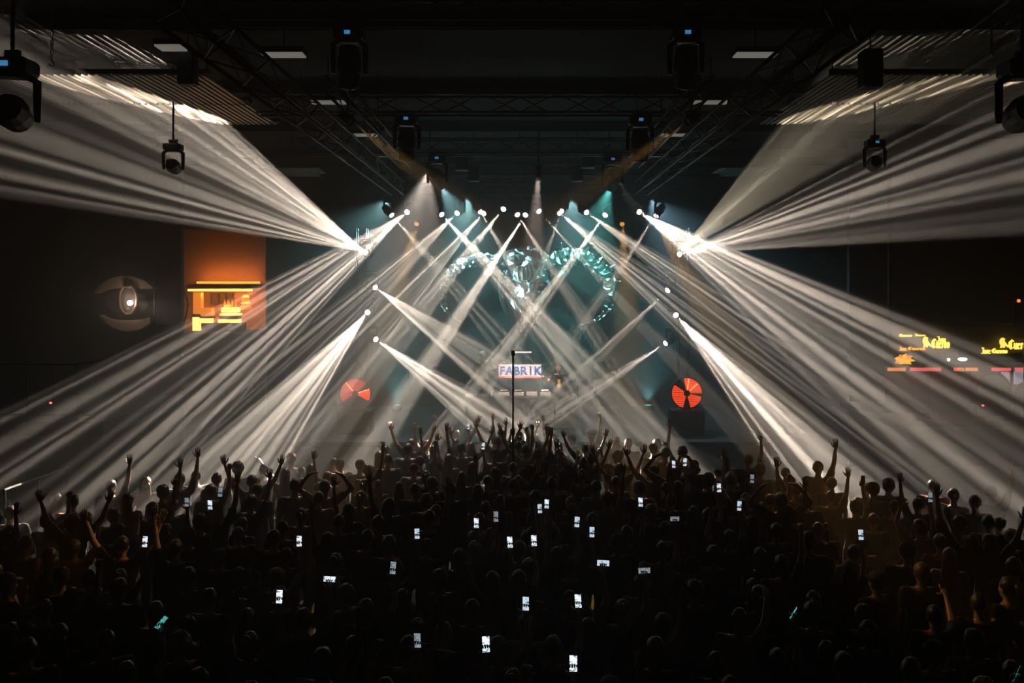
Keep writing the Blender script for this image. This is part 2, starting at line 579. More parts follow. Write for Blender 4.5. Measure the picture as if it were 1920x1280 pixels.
def par_can(label, P, aim, energy, size, col, lens, blend=0.6, s=0.8):
    P, aim = Vector(P), Vector(aim)
    D = (aim - P).normalized()
    t = thing('par_can', label, 'stage light', P)
    t['group'] = 'par cans under the ceiling'
    u, v = frame(D)
    R = lambda h, r: [D * h * s + (u * math.cos(2 * PI * i / 12) + v * math.sin(2 * PI * i / 12)) * r * s for i in range(12)]
    obj('can', B().rings([R(-0.2, 0.05), R(-0.17, 0.1), R(0.12, 0.11), R(0.12, 0.095), R(0.08, 0.09)]), M_BLACK, t)
    obj('lens', B().rings([R(0.082, 0.088), R(0.095, 0.05), R(0.1, 0.01)]), lens, t)
    obj('bracket', B().tube([Vector((0.11 * s, 0, 0)), Vector((0.12 * s, 0, 0.16 * s)), Vector((-0.12 * s, 0, 0.16 * s)), Vector((-0.11 * s, 0, 0))], 0.012, 5).cyl((0, 0, 0.16 * s), (0, 0, TOP - P.z), 0.015, n=5), M_DARKMETAL, t)
    spot(t, P + D * 0.16, aim, energy, size, blend, col)
    return t


ADDED_WASH = [(-4.0, (-8, 26, 0.5), (0.42, 0.8, 0.82)), (-1.6, (-2, 26, 1.0), (0.42, 0.85, 0.8)), (1.6, (2, 26, 1.0), (0.4, 0.82, 0.85)), (4.0, (8, 26, 0.5), (0.4, 0.75, 0.95))]
for k, (x, aim, c) in enumerate(ADDED_WASH):
    par_can('added grey blue wash light behind the beam row, %s from the eye sculpture end' % ordinal(k + 1), (x, 28.2, 7.9), aim, 1700, math.radians(96), c, M_GLASSLENS, 1.0)
for px, ax, what in ((806, -3.0, 'eye sculpture'), (1142, 3.0, 'bar sign')):  # added backlights that give the crowd its rim light
    par_can('added warm white backlight for dancers beside the soft moving light, %s side' % what, at(px, 312, 22.6), (ax, 18.2, 1.6), 4000, math.radians(50), (1, 0.86, 0.74), M_GLASSLENS, 1.0)
AMB = [((2.75, 14.5, 7.7), at_height(90, 1060, 1.6), 'the crowd corner under the eye sculpture'), ((-2.75, 14.5, 7.7), at_height(1850, 1130, 1.6), 'the crowd corner under the yellow bar signs'),
       ((-3.0, 26.5, 6.9), at_height(650, 890, 1.7), 'the dancers beside the raised arm, an added light'), ((3.0, 26.5, 6.9), at_height(1190, 870, 1.7), 'the dancers in front of the stage, an added light'),  # the dancers' amber lights are added to warm their skin
       ((4.0, 26.5, 6.9), at_height(1540, 940, 1.7), 'the dancers below the brightest beam, an added light')]
for P, aim, what in AMB:
    par_can('amber par can aimed at ' + what, P, aim, 1300 if 'corner' in what else 4800, math.radians(11 if 'corner' in what else 9), (1.0, 0.52, 0.14), M_GLASSLENS if 'corner' in what else M_AMBER, 0.8)

for k_, (x_, ax_) in enumerate(((-4.0, -3.0), (4.2, 3.2))):  # added uplights that tint the haze above the stage teal
    t = thing('added_uplight', 'added teal uplight on the floor behind the stage, %s side' % ('eye sculpture', 'bar sign')[k_], 'stage light', (x_, 29.6, 1.02))
    obj('housing', B().bevel_box((0, 0, 0.08), (0.3, 0.26, 0.16), 0.02), M_BLACK, t)
    obj('lens', B().lathe([(0.1, 0.162), (0.095, 0.175), (0.02, 0.18)], 14), M_TEAL, t)
    obj('handle', B().tube([(-0.15, 0, 0.04), (-0.19, 0, 0.04), (-0.19, 0, 0.2), (-0.15, 0.1, 0.2)], 0.01, 5), M_DARKMETAL, t)
    spot(t, (x_, 29.6, 1.3), (ax_, 25.0, 9.0), 420, math.radians(80), 1.0, (0.25, 0.85, 0.95))
par_can('added warm light aimed at the two performers at the table', at(1010, 322, 21.0), at(985, 715, 26.4), 14000, math.radians(19), (1.0, 0.78, 0.66), M_GLASSLENS, 0.8)  # added front light that brightens the performers

# ------------------------------------------------------------------ slatted ceiling panels
SLAT_Z = 8.5


def slat_panel(label, xa, xb, ya, yb, z, pitch):
    t = thing('slatted_ceiling_panel', label, 'ceiling panel', (xa, ya, z))
    n = int((xb - xa) / pitch)
    me = B().box((0, (yb - ya) / 2, 0), (pitch * 0.5, yb - ya, 0.03)).mesh('slat')
    for i in range(n + 1):
        obj('slat', me, M_SLAT, t, (i * pitch, 0, 0))
    for y in (0.05, yb - ya - 0.05):
        obj('rail', B().box(((xb - xa) / 2, y, 0.06), (xb - xa + 0.1, 0.05, 0.08)), M_DARKMETAL, t)
    for x in (0.0, xb - xa):
        for y in (0.05, yb - ya - 0.05):
            obj('hanger', B().cyl((x, y, 0.1), (x, y, TOP - z), 0.012, n=5), M_DARKMETAL, t)
    return t


yA, yM, yE = (SLAT_Z - EYE) * F / 400, (SLAT_Z - EYE) * F / 346, (SLAT_Z - EYE) * F / 308
for sgn, side in ((-1, 'eye sculpture'), (1, 'yellow bar sign')):
    xi = -5.15 if sgn < 0 else 5.15
    xo = -8.9 if sgn < 0 else 10.4
    xa, xb = min(xi, xo), max(xi, xo)
    slat_panel('pale slatted ceiling panel nearer the camera, %s side' % side, xa, xb, yA, yM - 0.05, SLAT_Z, 0.112)
    slat_panel('pale slatted ceiling panel of the row behind, %s side' % side, xa, xb, yM + 0.05, yE, SLAT_Z, 0.112)
    xi = sgn * 5.9
    xo = sgn * 7.6
    slat_panel('small far slatted ceiling panel close to the stage, %s side' % side, min(xi, xo), max(xi, xo), 26.4, 28.4, SLAT_Z, 0.112)

# pale lamp plates under the long trusses
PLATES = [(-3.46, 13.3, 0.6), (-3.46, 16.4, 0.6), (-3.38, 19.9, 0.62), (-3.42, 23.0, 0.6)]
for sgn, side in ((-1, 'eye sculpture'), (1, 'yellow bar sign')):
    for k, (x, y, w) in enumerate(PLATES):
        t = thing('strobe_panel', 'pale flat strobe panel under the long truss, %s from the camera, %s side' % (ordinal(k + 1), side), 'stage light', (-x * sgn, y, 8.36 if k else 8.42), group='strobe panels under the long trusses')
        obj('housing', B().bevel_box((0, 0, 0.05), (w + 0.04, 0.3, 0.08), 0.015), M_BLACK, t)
        obj('diffuser', B().box((0, 0, 0.0), (w, 0.26, 0.03)), M_STROBE_GLOW, t)
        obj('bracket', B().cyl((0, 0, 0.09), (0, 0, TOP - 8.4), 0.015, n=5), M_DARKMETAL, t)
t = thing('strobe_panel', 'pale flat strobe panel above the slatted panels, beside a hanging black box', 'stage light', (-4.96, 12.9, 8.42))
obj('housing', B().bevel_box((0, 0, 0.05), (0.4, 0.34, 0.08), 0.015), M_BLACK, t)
obj('diffuser', B().box((0, 0, 0.0), (0.36, 0.3, 0.03)), M_STROBE_GLOW, t)
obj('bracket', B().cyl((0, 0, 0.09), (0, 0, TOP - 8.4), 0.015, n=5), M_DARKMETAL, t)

# hanging black speakers in front of the panels and above the stage
for px, py, Y, w, h, lab in ((352, 128, 13.2, 0.24, 0.5, 'black hanging speaker in front of the slatted panel, eye sculpture side'),
                             (1632, 130, 13.2, 0.28, 0.55, 'black hanging speaker in front of the slatted panel, yellow bar sign side'),
                             (866, 305, 23.6, 0.36, 0.42, 'black hanging speaker above the stage, upper one, eye sculpture side'),
                             (888, 326, 24.0, 0.3, 0.4, 'black hanging speaker above the stage, lower one, eye sculpture side'),
                             (1102, 300, 23.6, 0.36, 0.42, 'black hanging speaker above the stage, upper one, yellow bar sign side'),
                             (1082, 326, 24.0, 0.3, 0.4, 'black hanging speaker above the stage, lower one, yellow bar sign side')):
    P = at(px, py, Y)
    t = thing('hanging_speaker', lab, 'speaker', P)
    obj('cabinet', B().bevel_box((0, 0, 0), (w, w, h), 0.02), M_BLACK, t)
    obj('grille', B().box((0, -w / 2 - 0.006, 0), (w * 0.86, 0.012, h * 0.88)), M_DARKMETAL, t)
    obj('hanger', B().cyl((0, 0, h / 2), (0, 0, TOP - P.z), 0.012, n=5), M_DARKMETAL, t)

# chains with hooks
for px, py, Y, L, lab in ((97, 118, 12.2, 0.75, 'bright hanging chain above the slatted panel, eye sculpture side'), (22, 104, 12.0, 0.4, 'thin hanging chain at the picture edge, eye sculpture side'),
                          (1859, 104, 12.2, 0.5, 'thin hanging chain above the slatted panel, yellow bar sign side'), (1526, 284, 20.0, 0.5, 'hanging chain under the slatted panel, nearer the stage, yellow bar sign side'),
                          (1678, 282, 20.0, 0.7, 'hanging chain under the slatted panel, nearer the wall, yellow bar sign side'), (547, 268, 20.0, 0.5, 'hanging chain under the slatted panel, eye sculpture side')):
    P = at(px, py, Y)
    t = thing('hanging_chain', lab, 'chain', P)
    n = int((TOP - P.z - 0.06) / 0.06)
    lk = B()
    for i in range(n):
        a = (0.018, 0, 0) if i % 2 else (0, 0.018, 0)
        a = Vector(a)
        z = 0.06 + i * 0.06
        lk.tube([a + Vector((0, 0, z)), a + Vector((0, 0, z + 0.055)), -a + Vector((0, 0, z + 0.055)), -a + Vector((0, 0, z)), a + Vector((0, 0, z))], 0.007, 4)
    c = obj('links', lk, M_STEEL, t)
    c['kind'] = 'stuff'
    c.name = 'chain'
    obj('hook', B().tube([(0, 0, 0.07), (0, 0, 0.03), (0.03, 0, 0), (0.02, 0, -0.04), (-0.02, 0, -0.045), (-0.035, 0, -0.015)], 0.012, 6), M_STEEL, t)


# ------------------------------------------------------------------ the stage
ST = 1.0
t = thing('stage', 'black stage platform behind the crowd under the horned sculpture', 'stage', (0.1, 27.0, 0))
obj('deck', B().bevel_box((0, 0.2, ST - 0.06), (13.0, 7.2, 0.12), 0.02), M_STAGE, t)
obj('fascia', B().box((0, -3.36, 0.45), (12.9, 0.04, 0.88)), M_BLACK, t)
for x in (-6.3, -2.1, 2.1, 6.3):
    for y in (-3.2, 3.6):
        obj('leg', B().box((x, y, 0.44), (0.1, 0.1, 0.88)), M_DARKMETAL, t)

KS = 28.0 / F                      # metres per pixel at the sculpture
SC = at(985, 545, 28.0)
sk = thing('horned_skull_sculpture', 'huge faceted metal ram skull sculpture with curled horns above the stage', 'sculpture', SC)


def sp(px, py, y=0.0):
    return Vector(((px - 985) * KS, y, (545 - py) * KS))


rnd = random.Random(5)


def crumple(me, amp, fr=6.0, cut=0):
    if cut:
        bm = bmesh.new()
        bm.from_mesh(me)
        bmesh.ops.subdivide_edges(bm, edges=list(bm.edges), cuts=cut, use_grid_fill=True)
        bmesh.ops.triangulate(bm, faces=list(bm.faces))
        bm.to_mesh(me)
        bm.free()
    for v in me.vertices:
        n = noise.noise_vector(v.co * fr)
        v.co += n * amp
    return me


def loft_face(levels, n=14):
    """levels: (py, half width px, depth front, depth back, centre px)"""
    b = B()
    rings = []
    for py, hw, df, db, cx in levels:
        ring = []
        for i in range(n):
            a = 2 * PI * i / n
            c, s_ = math.cos(a), math.sin(a)
            ring.append(sp(cx + hw * c, py, (-df if s_ > 0 else db) * abs(s_) ** 0.8))
        rings.append(ring)
    b.rings(rings)
    return b


me = loft_face([(462, 10, 0.1, 0.15, 985), (470, 26, 0.3, 0.4, 985), (488, 40, 0.5, 0.6, 985), (508, 46, 0.62, 0.6, 985), (524, 43, 0.7, 0.5, 986), (540, 33, 0.78, 0.45, 986), (556, 34, 0.82, 0.4, 987), (568, 30, 0.85, 0.35, 987), (580, 25, 0.86, 0.3, 987), (592, 21, 0.84, 0.25, 986)], 18).mesh('skull')
obj('skull', crumple(me, 0.075, 7, 1), M_CHROME, sk)
obj('muzzle', crumple(loft_face([(584, 20, 0.9, 0.1, 986), (597, 19, 0.95, 0.1, 986), (608, 16, 0.92, 0.1, 985), (618, 11, 0.84, 0.1, 984), (624, 7, 0.75, 0.1, 984)], 14).mesh('muzzle'), 0.05, 9, 1), M_CHROME, sk)
obj('jaw', crumple(loft_face([(600, 15, 0.6, -0.1, 985), (616, 13, 0.66, -0.1, 984), (626, 10, 0.7, -0.1, 983), (633, 5, 0.62, -0.2, 983)], 12).mesh('jaw'), 0.02, 7), M_CHROME, sk)
for sgn in (-1, 1):
    cx = 986 + sgn * 25
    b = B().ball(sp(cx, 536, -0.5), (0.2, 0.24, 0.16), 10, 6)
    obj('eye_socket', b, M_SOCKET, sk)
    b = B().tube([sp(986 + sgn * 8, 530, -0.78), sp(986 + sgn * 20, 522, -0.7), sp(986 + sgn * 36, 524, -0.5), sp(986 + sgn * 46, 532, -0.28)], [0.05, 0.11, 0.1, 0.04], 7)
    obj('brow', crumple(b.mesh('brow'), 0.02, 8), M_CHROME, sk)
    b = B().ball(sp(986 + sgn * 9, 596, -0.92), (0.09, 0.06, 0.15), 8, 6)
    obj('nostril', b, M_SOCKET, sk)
    b = B().tube([sp(986 + sgn * 36, 550, -0.5), sp(986 + sgn * 24, 566, -0.74), sp(986 + sgn * 17, 582, -0.86)], [0.05, 0.1, 0.05], 6)
    obj('cheek_bone', crumple(b.mesh('cheek_bone'), 0.02, 8), M_CHROME, sk)
    # crumpled domes on the crown
    b = B().ball(sp(986 + sgn * 21, 488, -0.35), (0.36, 0.34, 0.33), 12, 8)
    obj('crown_dome', crumple(b.mesh('crown_dome'), 0.11, 8), M_CHROME, sk)
    # ear blades hanging beside the face
    ear = [(986 - 52, 520), (986 - 48, 545), (986 - 45, 562), (986 - 40, 578), (986 - 37, 591)] if sgn < 0 else [(1032, 532), (1028, 545), (1022, 560), (1016, 572)]
    b = B().tube([sp(x, y, -0.25) for x, y in ear], [0.03] + [0.07] * (len(ear) - 2) + [0.02], 6)
    obj('ear', b, M_CHROME, sk)
    # teeth
    for k in range(3):
        obj('tooth', B().cyl(sp(985 + sgn * (4 + 5 * k), 612 - k, -0.86 + 0.06 * k), sp(985 + sgn * (4 + 4.6 * k), 620 - k, -0.82 + 0.06 * k), 0.045, 0.012, 6), M_CHROME, sk)
# forelock blades
for k in range(5):
    a = (k - 2) * 0.35
    obj('forelock', B().tube([sp(986 + 6 * (k - 2), 500, -0.66), sp(986 + 9 * (k - 2), 512, -0.82), sp(986 + 7 * (k - 2), 526, -0.86)], [0.05, 0.07, 0.02], 5), M_CHROME, sk)


def catmull(p, t):
    n = len(p) - 1
    x = min(max(t * n, 0), n - 1e-6)
    i = int(x)
    f = x - i
    a, b, c, d = (Vector(p[max(i - 1, 0)]), Vector(p[i]), Vector(p[i + 1]), Vector(p[min(i + 2, n)]))
    return 0.5 * ((2 * b) + (c - a) * f + (2 * a - 5 * b + 4 * c - d) * f * f + (3 * b - a - 3 * c + d) * f * f * f)


RIGHT = [(1010, 506, 15), (1032, 492, 17), (1056, 483, 17), (1080, 482, 17), (1103, 490, 16), (1122, 505, 15), (1135, 525, 14), (1140, 548, 12.5), (1137, 568, 9), (1129, 585, 5), (1116, 598, 3.6), (1099, 606, 2.6), (1080, 610, 1.4)]
LEFT = [(962, 504, 14), (940, 494, 14), (916, 488, 13), (893, 489, 12), (872, 496, 11.5), (855, 508, 11), (842, 525, 10), (835, 545, 8), (834, 565, 6), (840, 582, 3.8), (852, 596, 2.6), (866, 604, 1.4)]
for path in (RIGHT, LEFT):
    n = 19
    for k in range(n):
        pts, rad = [], []
        for f in (0.0, 0.12, 0.5, 0.86, 1.0):
            c = catmull(path, (k + f) / n)
            dep = -0.15 - 0.75 * math.sin(PI * (k + f) / n)
            pts.append(sp(c.x, c.y, dep))
            r = c.z * KS
            rad.append(r * {0.0: 0.72, 0.12: 1.02, 0.5: 0.94, 0.86: 0.86, 1.0: 0.66}[f])
        b = B().tube(pts, rad, 9)
        me = b.mesh('horn_segment')
        crumple(me, 0.075 * min(1, rad[2] / 0.2), 9, 1)
        obj('horn_segment', me, M_CHROME, sk)
# a few bent plates standing out of the tall horn
for px, py, dx, dy in ((1047, 468, 3, -10), (1093, 478, 6, -12), (1137, 508, 10, -10), (1146, 530, 12, -2), (1060, 500, 4, 14), (1053, 512, -10, 8)):
    obj('horn_plate', B().tube([sp(px, py, -0.8), sp(px + dx, py + dy, -0.95)], [0.11, 0.02], 4), M_CHROME, sk)
obj('hanger', B().cyl(sp(985, 470, 0.1), Vector((0, 0.1, 9.2 - SC.z)), 0.02, n=5), M_DARKMETAL, sk)

# performers' table and what stands on it
TY, TZ = 26.3, 1.9
tx0, tx1 = at(872, 743, TY).x, at(1080, 743, TY).x
t = thing('performance_table', 'long dark table of the performers in the middle of the stage', 'table', ((tx0 + tx1) / 2, TY, ST))
w = tx1 - tx0
obj('tabletop', B().bevel_box((0, 0, TZ - ST - 0.03), (w, 0.8, 0.06), 0.01), M_STAGE, t)
obj('front_panel', B().box((0, -0.36, (TZ - ST) / 2 - 0.03), (w - 0.06, 0.03, TZ - ST - 0.08)), M_BLACK, t)
for sx in (-1, 1):
    for sy in (-0.28, 0.34):
        obj('leg', B().box((sx * (w / 2 - 0.08), sy, (TZ - ST) / 2 - 0.03), (0.07, 0.07, TZ - ST - 0.06)), M_DARKMETAL, t)
M_DECK = mat('deck_face', (0.35, 0.34, 0.33), 0.35, 0.3)
M_SCR = mat('player_screen', (1, 0.9, 0.8), 0.3, emit=0.7, ecol=(1, 0.8, 0.65))
M_KNOB = mat('knob_white', (0.8, 0.78, 0.74), 0.4)
M_LEDW = mat('warm_led', (1, 0.9, 0.8), 0.4, emit=2.5, ecol=(1, 0.86, 0.74))


def deck(x, what):
    d = thing('media_player', 'flat media player with round jog wheel, ' + what, 'player', (x, TY - 0.02, TZ))
    obj('body', B().bevel_box((0, 0, 0.05), (0.32, 0.4, 0.1), 0.012), M_DECK, d)
    obj('jog_wheel', B().lathe([(0.02, 0.1), (0.1, 0.1), (0.105, 0.112), (0.09, 0.125), (0.01, 0.12)], 18, c=(0, -0.04, 0)), M_DARKMETAL, d)
    obj('screen', B().box((0, 0.15, 0.115), (0.2, 0.02, 0.06), Matrix.Rotation(-0.7, 3, 'X')), M_SCR, d)
    for k in range(3):
        obj('button', B().cyl((-0.12 + 0.03 * k, -0.17, 0.1), (-0.12 + 0.03 * k, -0.17, 0.108), 0.01, n=8), M_KNOB, d)


deck(at(945, 0, TY).x, 'beside the tall camera pole')
deck(at(972, 0, TY).x, 'second from the camera pole')
deck(at(1022, 0, TY).x, 'in front of the bearded performer')
x = at(997, 0, TY).x
d = thing('mixer', 'small mixing desk between the media players on the stage table', 'mixer', (x, TY - 0.02, TZ))
obj('body', B().bevel_box((0, 0, 0.06), (0.33, 0.4, 0.12), 0.012), M_DECK, d)
for i in range(4):
    for j in range(3):
        obj('knob', B().cyl((-0.12 + 0.08 * i, 0.02 + 0.055 * j, 0.12), (-0.12 + 0.08 * i, 0.02 + 0.055 * j, 0.145), 0.014, 0.011, 8), M_KNOB, d)
    obj('fader', B().box((-0.12 + 0.08 * i, -0.1, 0.127), (0.02, 0.035, 0.018)), M_KNOB, d)


def cup(px, lab):
    c = thing('paper_cup', lab, 'cup', (at(px, 0, TY).x, TY - 0.22, TZ))
    obj('wall', B().lathe([(0.03, 0.0), (0.042, 0.13), (0.045, 0.135), (0.038, 0.13), (0.028, 0.01)], 14), M_KNOB, c)
    obj('lid', B().lathe([(0.044, 0.13), (0.046, 0.145), (0.02, 0.15), (0.005, 0.15)], 14), M_PLATE, c)


cup(922, 'white cup on the stage table in front of the capped performer')
cup(1068, 'white cup on the stage table at the bearded performer\'s hand')
# light bar on a stand and rail behind the table
P = at(981, 660, 28.2)
t = thing('light_bar', 'short bright light bar on a stand behind the tall camera pole', 'lamp', (P.x, P.y, ST))
obj('housing', B().box((0, 0.03, P.z - ST), (0.56, 0.05, 0.09)), M_BLACK, t)
obj('tube', B().cyl((-0.26, -0.005, P.z - ST), (0.26, -0.005, P.z - ST), 0.022, n=8), M_LEDW, t)
obj('stand', B().cyl((0, 0.03, 0), (0, 0.03, P.z - ST - 0.04), 0.02, n=6).lathe([(0.2, 0), (0.2, 0.02), (0.03, 0.03)], 14), M_DARKMETAL, t)
P0, P1 = at(1012, 683, 28.4), at(1100, 683, 28.4)
t = thing('stage_rail', 'grey metal rail with upright posts behind the bearded performer', 'railing', (P0.x, 28.4, ST))
L = P1.x - P0.x
for z, r in ((P0.z - ST, 0.025), (P0.z - ST - 0.5, 0.018)):
    obj('rail', B().cyl((0, 0, z), (L, 0, z), r, n=6), M_STEEL, t)
for px, top in ((1012, 683), (1056, 683), (1090, 640), (1113, 640)):
    x = at(px, 0, 28.4).x - P0.x
    obj('post', B().cyl((x, 0, 0), (x, 0, at(0, top, 28.4).z - ST), 0.02, n=6), M_STEEL, t)
for px in (1040,):
    P = at(px, 765, 23.9)
    t = thing('microphone_stand', 'slim bright microphone stand at the stage edge, beside the camera pole', 'microphone stand', (P.x, P.y, ST))
    obj('base', B().lathe([(0.13, 0), (0.13, 0.02), (0.02, 0.035)], 14), M_DARKMETAL, t)
    obj('pole', B().cyl((0, 0, 0.02), (0, 0, P.z - ST), 0.014, n=8), M_STEEL, t)
    obj('microphone', B().capsule((0, 0, P.z - ST), (0, -0.05, P.z - ST + 0.14), 0.018, 0.03, 8), M_STEEL, t)

# banner between the two performers
BY = 25.75
M_CLOTH = mat('banner_white', (0.5, 0.5, 0.56), 0.75)
M_BLUE = mat('banner_blue', (0.02, 0.10, 0.36), 0.7)
M_REDHEM = mat('banner_red_hem', (0.55, 0.16, 0.14), 0.75)
bl, br = at(935, 683, BY), at(1015, 705, BY)
bw, bh = br.x - bl.x, bl.z - br.z
ban = thing('letter_banner', 'white banner with six blue capitals stretched between the two performers', 'banner', ((bl.x + br.x) / 2, BY, br.z))
b = B()
nn = 24


def wave(u):
    return 0.02 * math.sin(u * 9)


front = []
for yo in (-0.006, 0.006):
    front.append([[b.bm.verts.new((-bw / 2 + bw * i / nn, wave(i / nn) + yo, bh * j / 4)) for j in range(5)] for i in range(nn + 1)])
for s_, g in enumerate(front):
    for i in range(nn):
        for j in range(4):
            q = (g[i][j], g[i + 1][j], g[i + 1][j + 1], g[i][j + 1])
            b.bm.faces.new(q if s_ == 0 else q[::-1])
for j in (0, 4):
    for i in range(nn):
        b.bm.faces.new((front[0][i][j], front[1][i][j], front[1][i + 1][j], front[0][i + 1][j]))
obj('cloth', b, M_CLOTH, ban)
obj('hem', B().tube([(-bw / 2 + bw * i / nn, wave(i / nn), -0.035) for i in range(nn + 1)], 0.035, 6), M_REDHEM, ban)


def text_mesh(txt, size, bold=0.0, depth=0.01):
    cu = bpy.data.curves.new('t', 'FONT')
    cu.body = txt
    cu.size = size
    cu.offset = bold
    cu.extrude = depth / 2
    cu.align_x = 'CENTER'
    o = bpy.data.objects.new('t', cu)
    COL.objects.link(o)
    me = bpy.data.meshes.new_from_object(o.evaluated_get(bpy.context.evaluated_depsgraph_get()))
    bpy.data.objects.remove(o)
    me.transform(Matrix.Rotation(PI / 2, 4, 'X'))
    return me


for i, ch in enumerate('FABRIK'):
    u = (i + 0.5) / 6
    lm = text_mesh(ch, bh * 0.98, 0.01, 0.008)
    for v in lm.vertices:
        v.co.y += wave(u + v.co.x / bw) - 0.013
    obj('letter', lm, M_BLUE, ban, (-bw / 2 + bw * u, 0, bh * 0.14))

# red lit fans on speaker stacks
M_RED = mat('red_light_panel', (0.6, 0.08, 0.04), 0.5, emit=2.4, ecol=(1.0, 0.075, 0.018), vary=0.5, scale=5)
M_REDDIM = mat('red_light_panel_dim', (0.5, 0.06, 0.04), 0.5, emit=1.1, ecol=(1.0, 0.05, 0.03), vary=0.5, scale=5)
M_ORANGE = mat('orange_light_bar', (0.9, 0.35, 0.1), 0.5, emit=5, ecol=(1.0, 0.34, 0.11))


def red_fan(px, py, lab, blades, gap):
    Y = 25.0
    C = at(px, py, Y)
    R = 29 * Y / F
    t = thing('round_fan', lab, 'fan', (C.x, Y, C.z))
    obj('rim', B().lathe([(R, -0.05), (R + 0.03, -0.05), (R + 0.03, 0.05), (R, 0.05), (R - 0.015, 0.0)], 36, 'Y', closed=True), M_BLACK, t)
    obj('back_plate', B().lathe([(0.01, 0.045), (R, 0.045), (R, 0.06), (0.01, 0.06)], 36, 'Y'), M_BLACK, t)
    for a0, a1 in blades:      # lit sectors behind the wire guard
        n = 10
        poly = [(0.09 * math.cos(a0 + (a1 - a0) * i / n), 0.09 * math.sin(a0 + (a1 - a0) * i / n)) for i in range(n + 1)]
        poly += [(R * 0.97 * math.cos(a1 + (a0 - a1) * i / n), R * 0.97 * math.sin(a1 + (a0 - a1) * i / n)) for i in range(n + 1)]
        obj('lit_sector', B().prism(poly, 0.015, 0.035), M_REDDIM if px < 974 and a0 > 0 else M_RED, t)
    for a in gap:
        d = Vector((math.cos(a), 0, math.sin(a)))
        obj('light_bar', B().cyl(d * 0.1 + Vector((0, -0.02, 0)), d * R * 0.95 + Vector((0, -0.02, 0)), 0.014, n=6), M_ORANGE, t)
    obj('hub', B().lathe([(0.01, -0.06), (0.07, -0.055), (0.085, -0.03), (0.085, 0.04)], 18, 'Y'), M_BLACK, t)
    g = B()
    for k in range(1, 17):
        z = -R + 2 * R * k / 17
        x = math.sqrt(max(0, R * R - z * z)) * 0.98
        g.box((0, -0.045, z), (2 * x, 0.008, 0.012))
    go = obj('wire_guard', g, M_BLACK, t)
    go['kind'] = 'stuff'
    H = C.z - R - 0.03 - ST
    s = thing('speaker_cabinet', 'black speaker cabinet under the red round fan, ' + lab.split(', ')[1], 'speaker', (C.x, Y + 0.12, ST))
    obj('cabinet', B().bevel_box((0, 0, H / 2), (0.9, 0.7, H), 0.02), M_BLACK, s)
    obj('grille', B().box((0, -0.36, H / 2), (0.8, 0.02, H * 0.86)), M_DARKMETAL, s)
    return t


red_fan(666, 738, 'round fan glowing red with one bright spoke, eye sculpture side of the stage', [(-0.5, 0.35), (0.75, 2.2), (2.3, 3.7)], [0.32, 2.25])
red_fan(1288, 737, 'round fan glowing orange red with dark hub, bar sign side of the stage', [(-1.3, -0.25), (0.0, 1.75), (2.55, 4.45)], [0.75, 1.45])

# tall camera pole standing in the crowd
PP = at(962, 662, 17.6)
t = thing('camera_pole', 'tall thin black pole with a small camera on top rising from the crowd', 'pole', (PP.x, PP.y, 0))
obj('base', B().lathe([(0.22, 0), (0.22, 0.03), (0.03, 0.06)], 16), M_BLACK, t)
obj('shaft', B().cyl((0, 0, 0.03), (0, 0, 2.2), 0.024, n=8).cyl((0, 0, 2.2), (0, 0, PP.z - 0.05), 0.018, n=8), M_BLACK, t)
obj('collar', B().cyl((0, 0, 2.15), (0, 0, 2.27), 0.034, n=8), M_BLACK, t)
cm = obj('camera_body', B().bevel_box((0, 0, PP.z), (0.075, 0.06, 0.11), 0.012), M_BLACK, t)
obj('camera_lens', B().cyl((0, 0.03, PP.z + 0.015), (0, 0.055, PP.z + 0.015), 0.022, n=10), M_GLASSLENS, cm)
obj('label_plate', B().box((0, -0.032, PP.z - 0.005), (0.03, 0.004, 0.035)), M_KNOB, cm)

# ------------------------------------------------------------------ eye sculpture on the projecting wall
KE = 24.9 / F
EC = at(248, 560, 24.9)
ey = thing('eye_sculpture', 'large pale eye shaped wall sculpture with a bright lamp in its pupil', 'wall sculpture', EC)


def ep(px, py, y=0.0):
    return Vector(((px - 248) * KE, y, (560 - py) * KE))


def crescent(outer, inner, y0, y1):
    b = B()
    return b.prism([(ep(*p).x, ep(*p).z) for p in outer] + [(ep(*p).x, ep(*p).z) for p in reversed(inner)], y0, y1)


obj('upper_lid', crescent([(186, 548), (196, 534), (212, 523), (232, 517), (255, 518), (278, 526), (294, 538)], [(186, 550), (202, 543), (216, 541), (232, 540), (255, 541), (278, 541), (294, 541)], -0.28, 0.08), M_PLASTER, ey)
obj('lower_lid', crescent([(194, 590), (205, 596), (222, 599), (248, 600), (272, 599), (288, 593)], [(196, 596), (206, 606), (222, 615), (246, 621), (270, 617), (288, 604)], -0.24, 0.08), M_PLASTER, ey)
M_IRIS = mat('iris_glaze', (0.10, 0.08, 0.08), 0.25)
M_GOLD = mat('copper_ring', (0.6, 0.42, 0.35), 0.35, 0.8)
obj('eyeball', B().ball(ep(238, 566, 0.02), (0.62, 0.14, 0.36), 20, 10), M_WALL, ey)
ring = []
rr = [ep(249, 561, 0) + Vector((math.cos(2 * PI * i / 28) * 17.5 * KE, -0.3 - 0.06 * math.cos(2 * PI * i / 28), math.sin(2 * PI * i / 28) * 27 * KE)) for i in range(29)]
obj('iris_ring', B().tube(rr, 0.03, 6), M_GOLD, ey)
obj('iris', B().ball(ep(249, 561, -0.2), (0.24, 0.1, 0.38), 16, 8), M_IRIS, ey)
obj('upper_knob', B().ball(ep(250, 536, -0.3), (0.14, 0.08, 0.07), 12, 6), M_IRIS, ey)
M_BULB = mat('warm_bulb', (1, 1, 1), 0.3, emit=20, ecol=(1, 0.87, 0.7))
bp = ep(256, 567, -0.42)
obj('lamp_bulb', B().ball(bp, 0.075, 12, 8), M_BULB, ey)
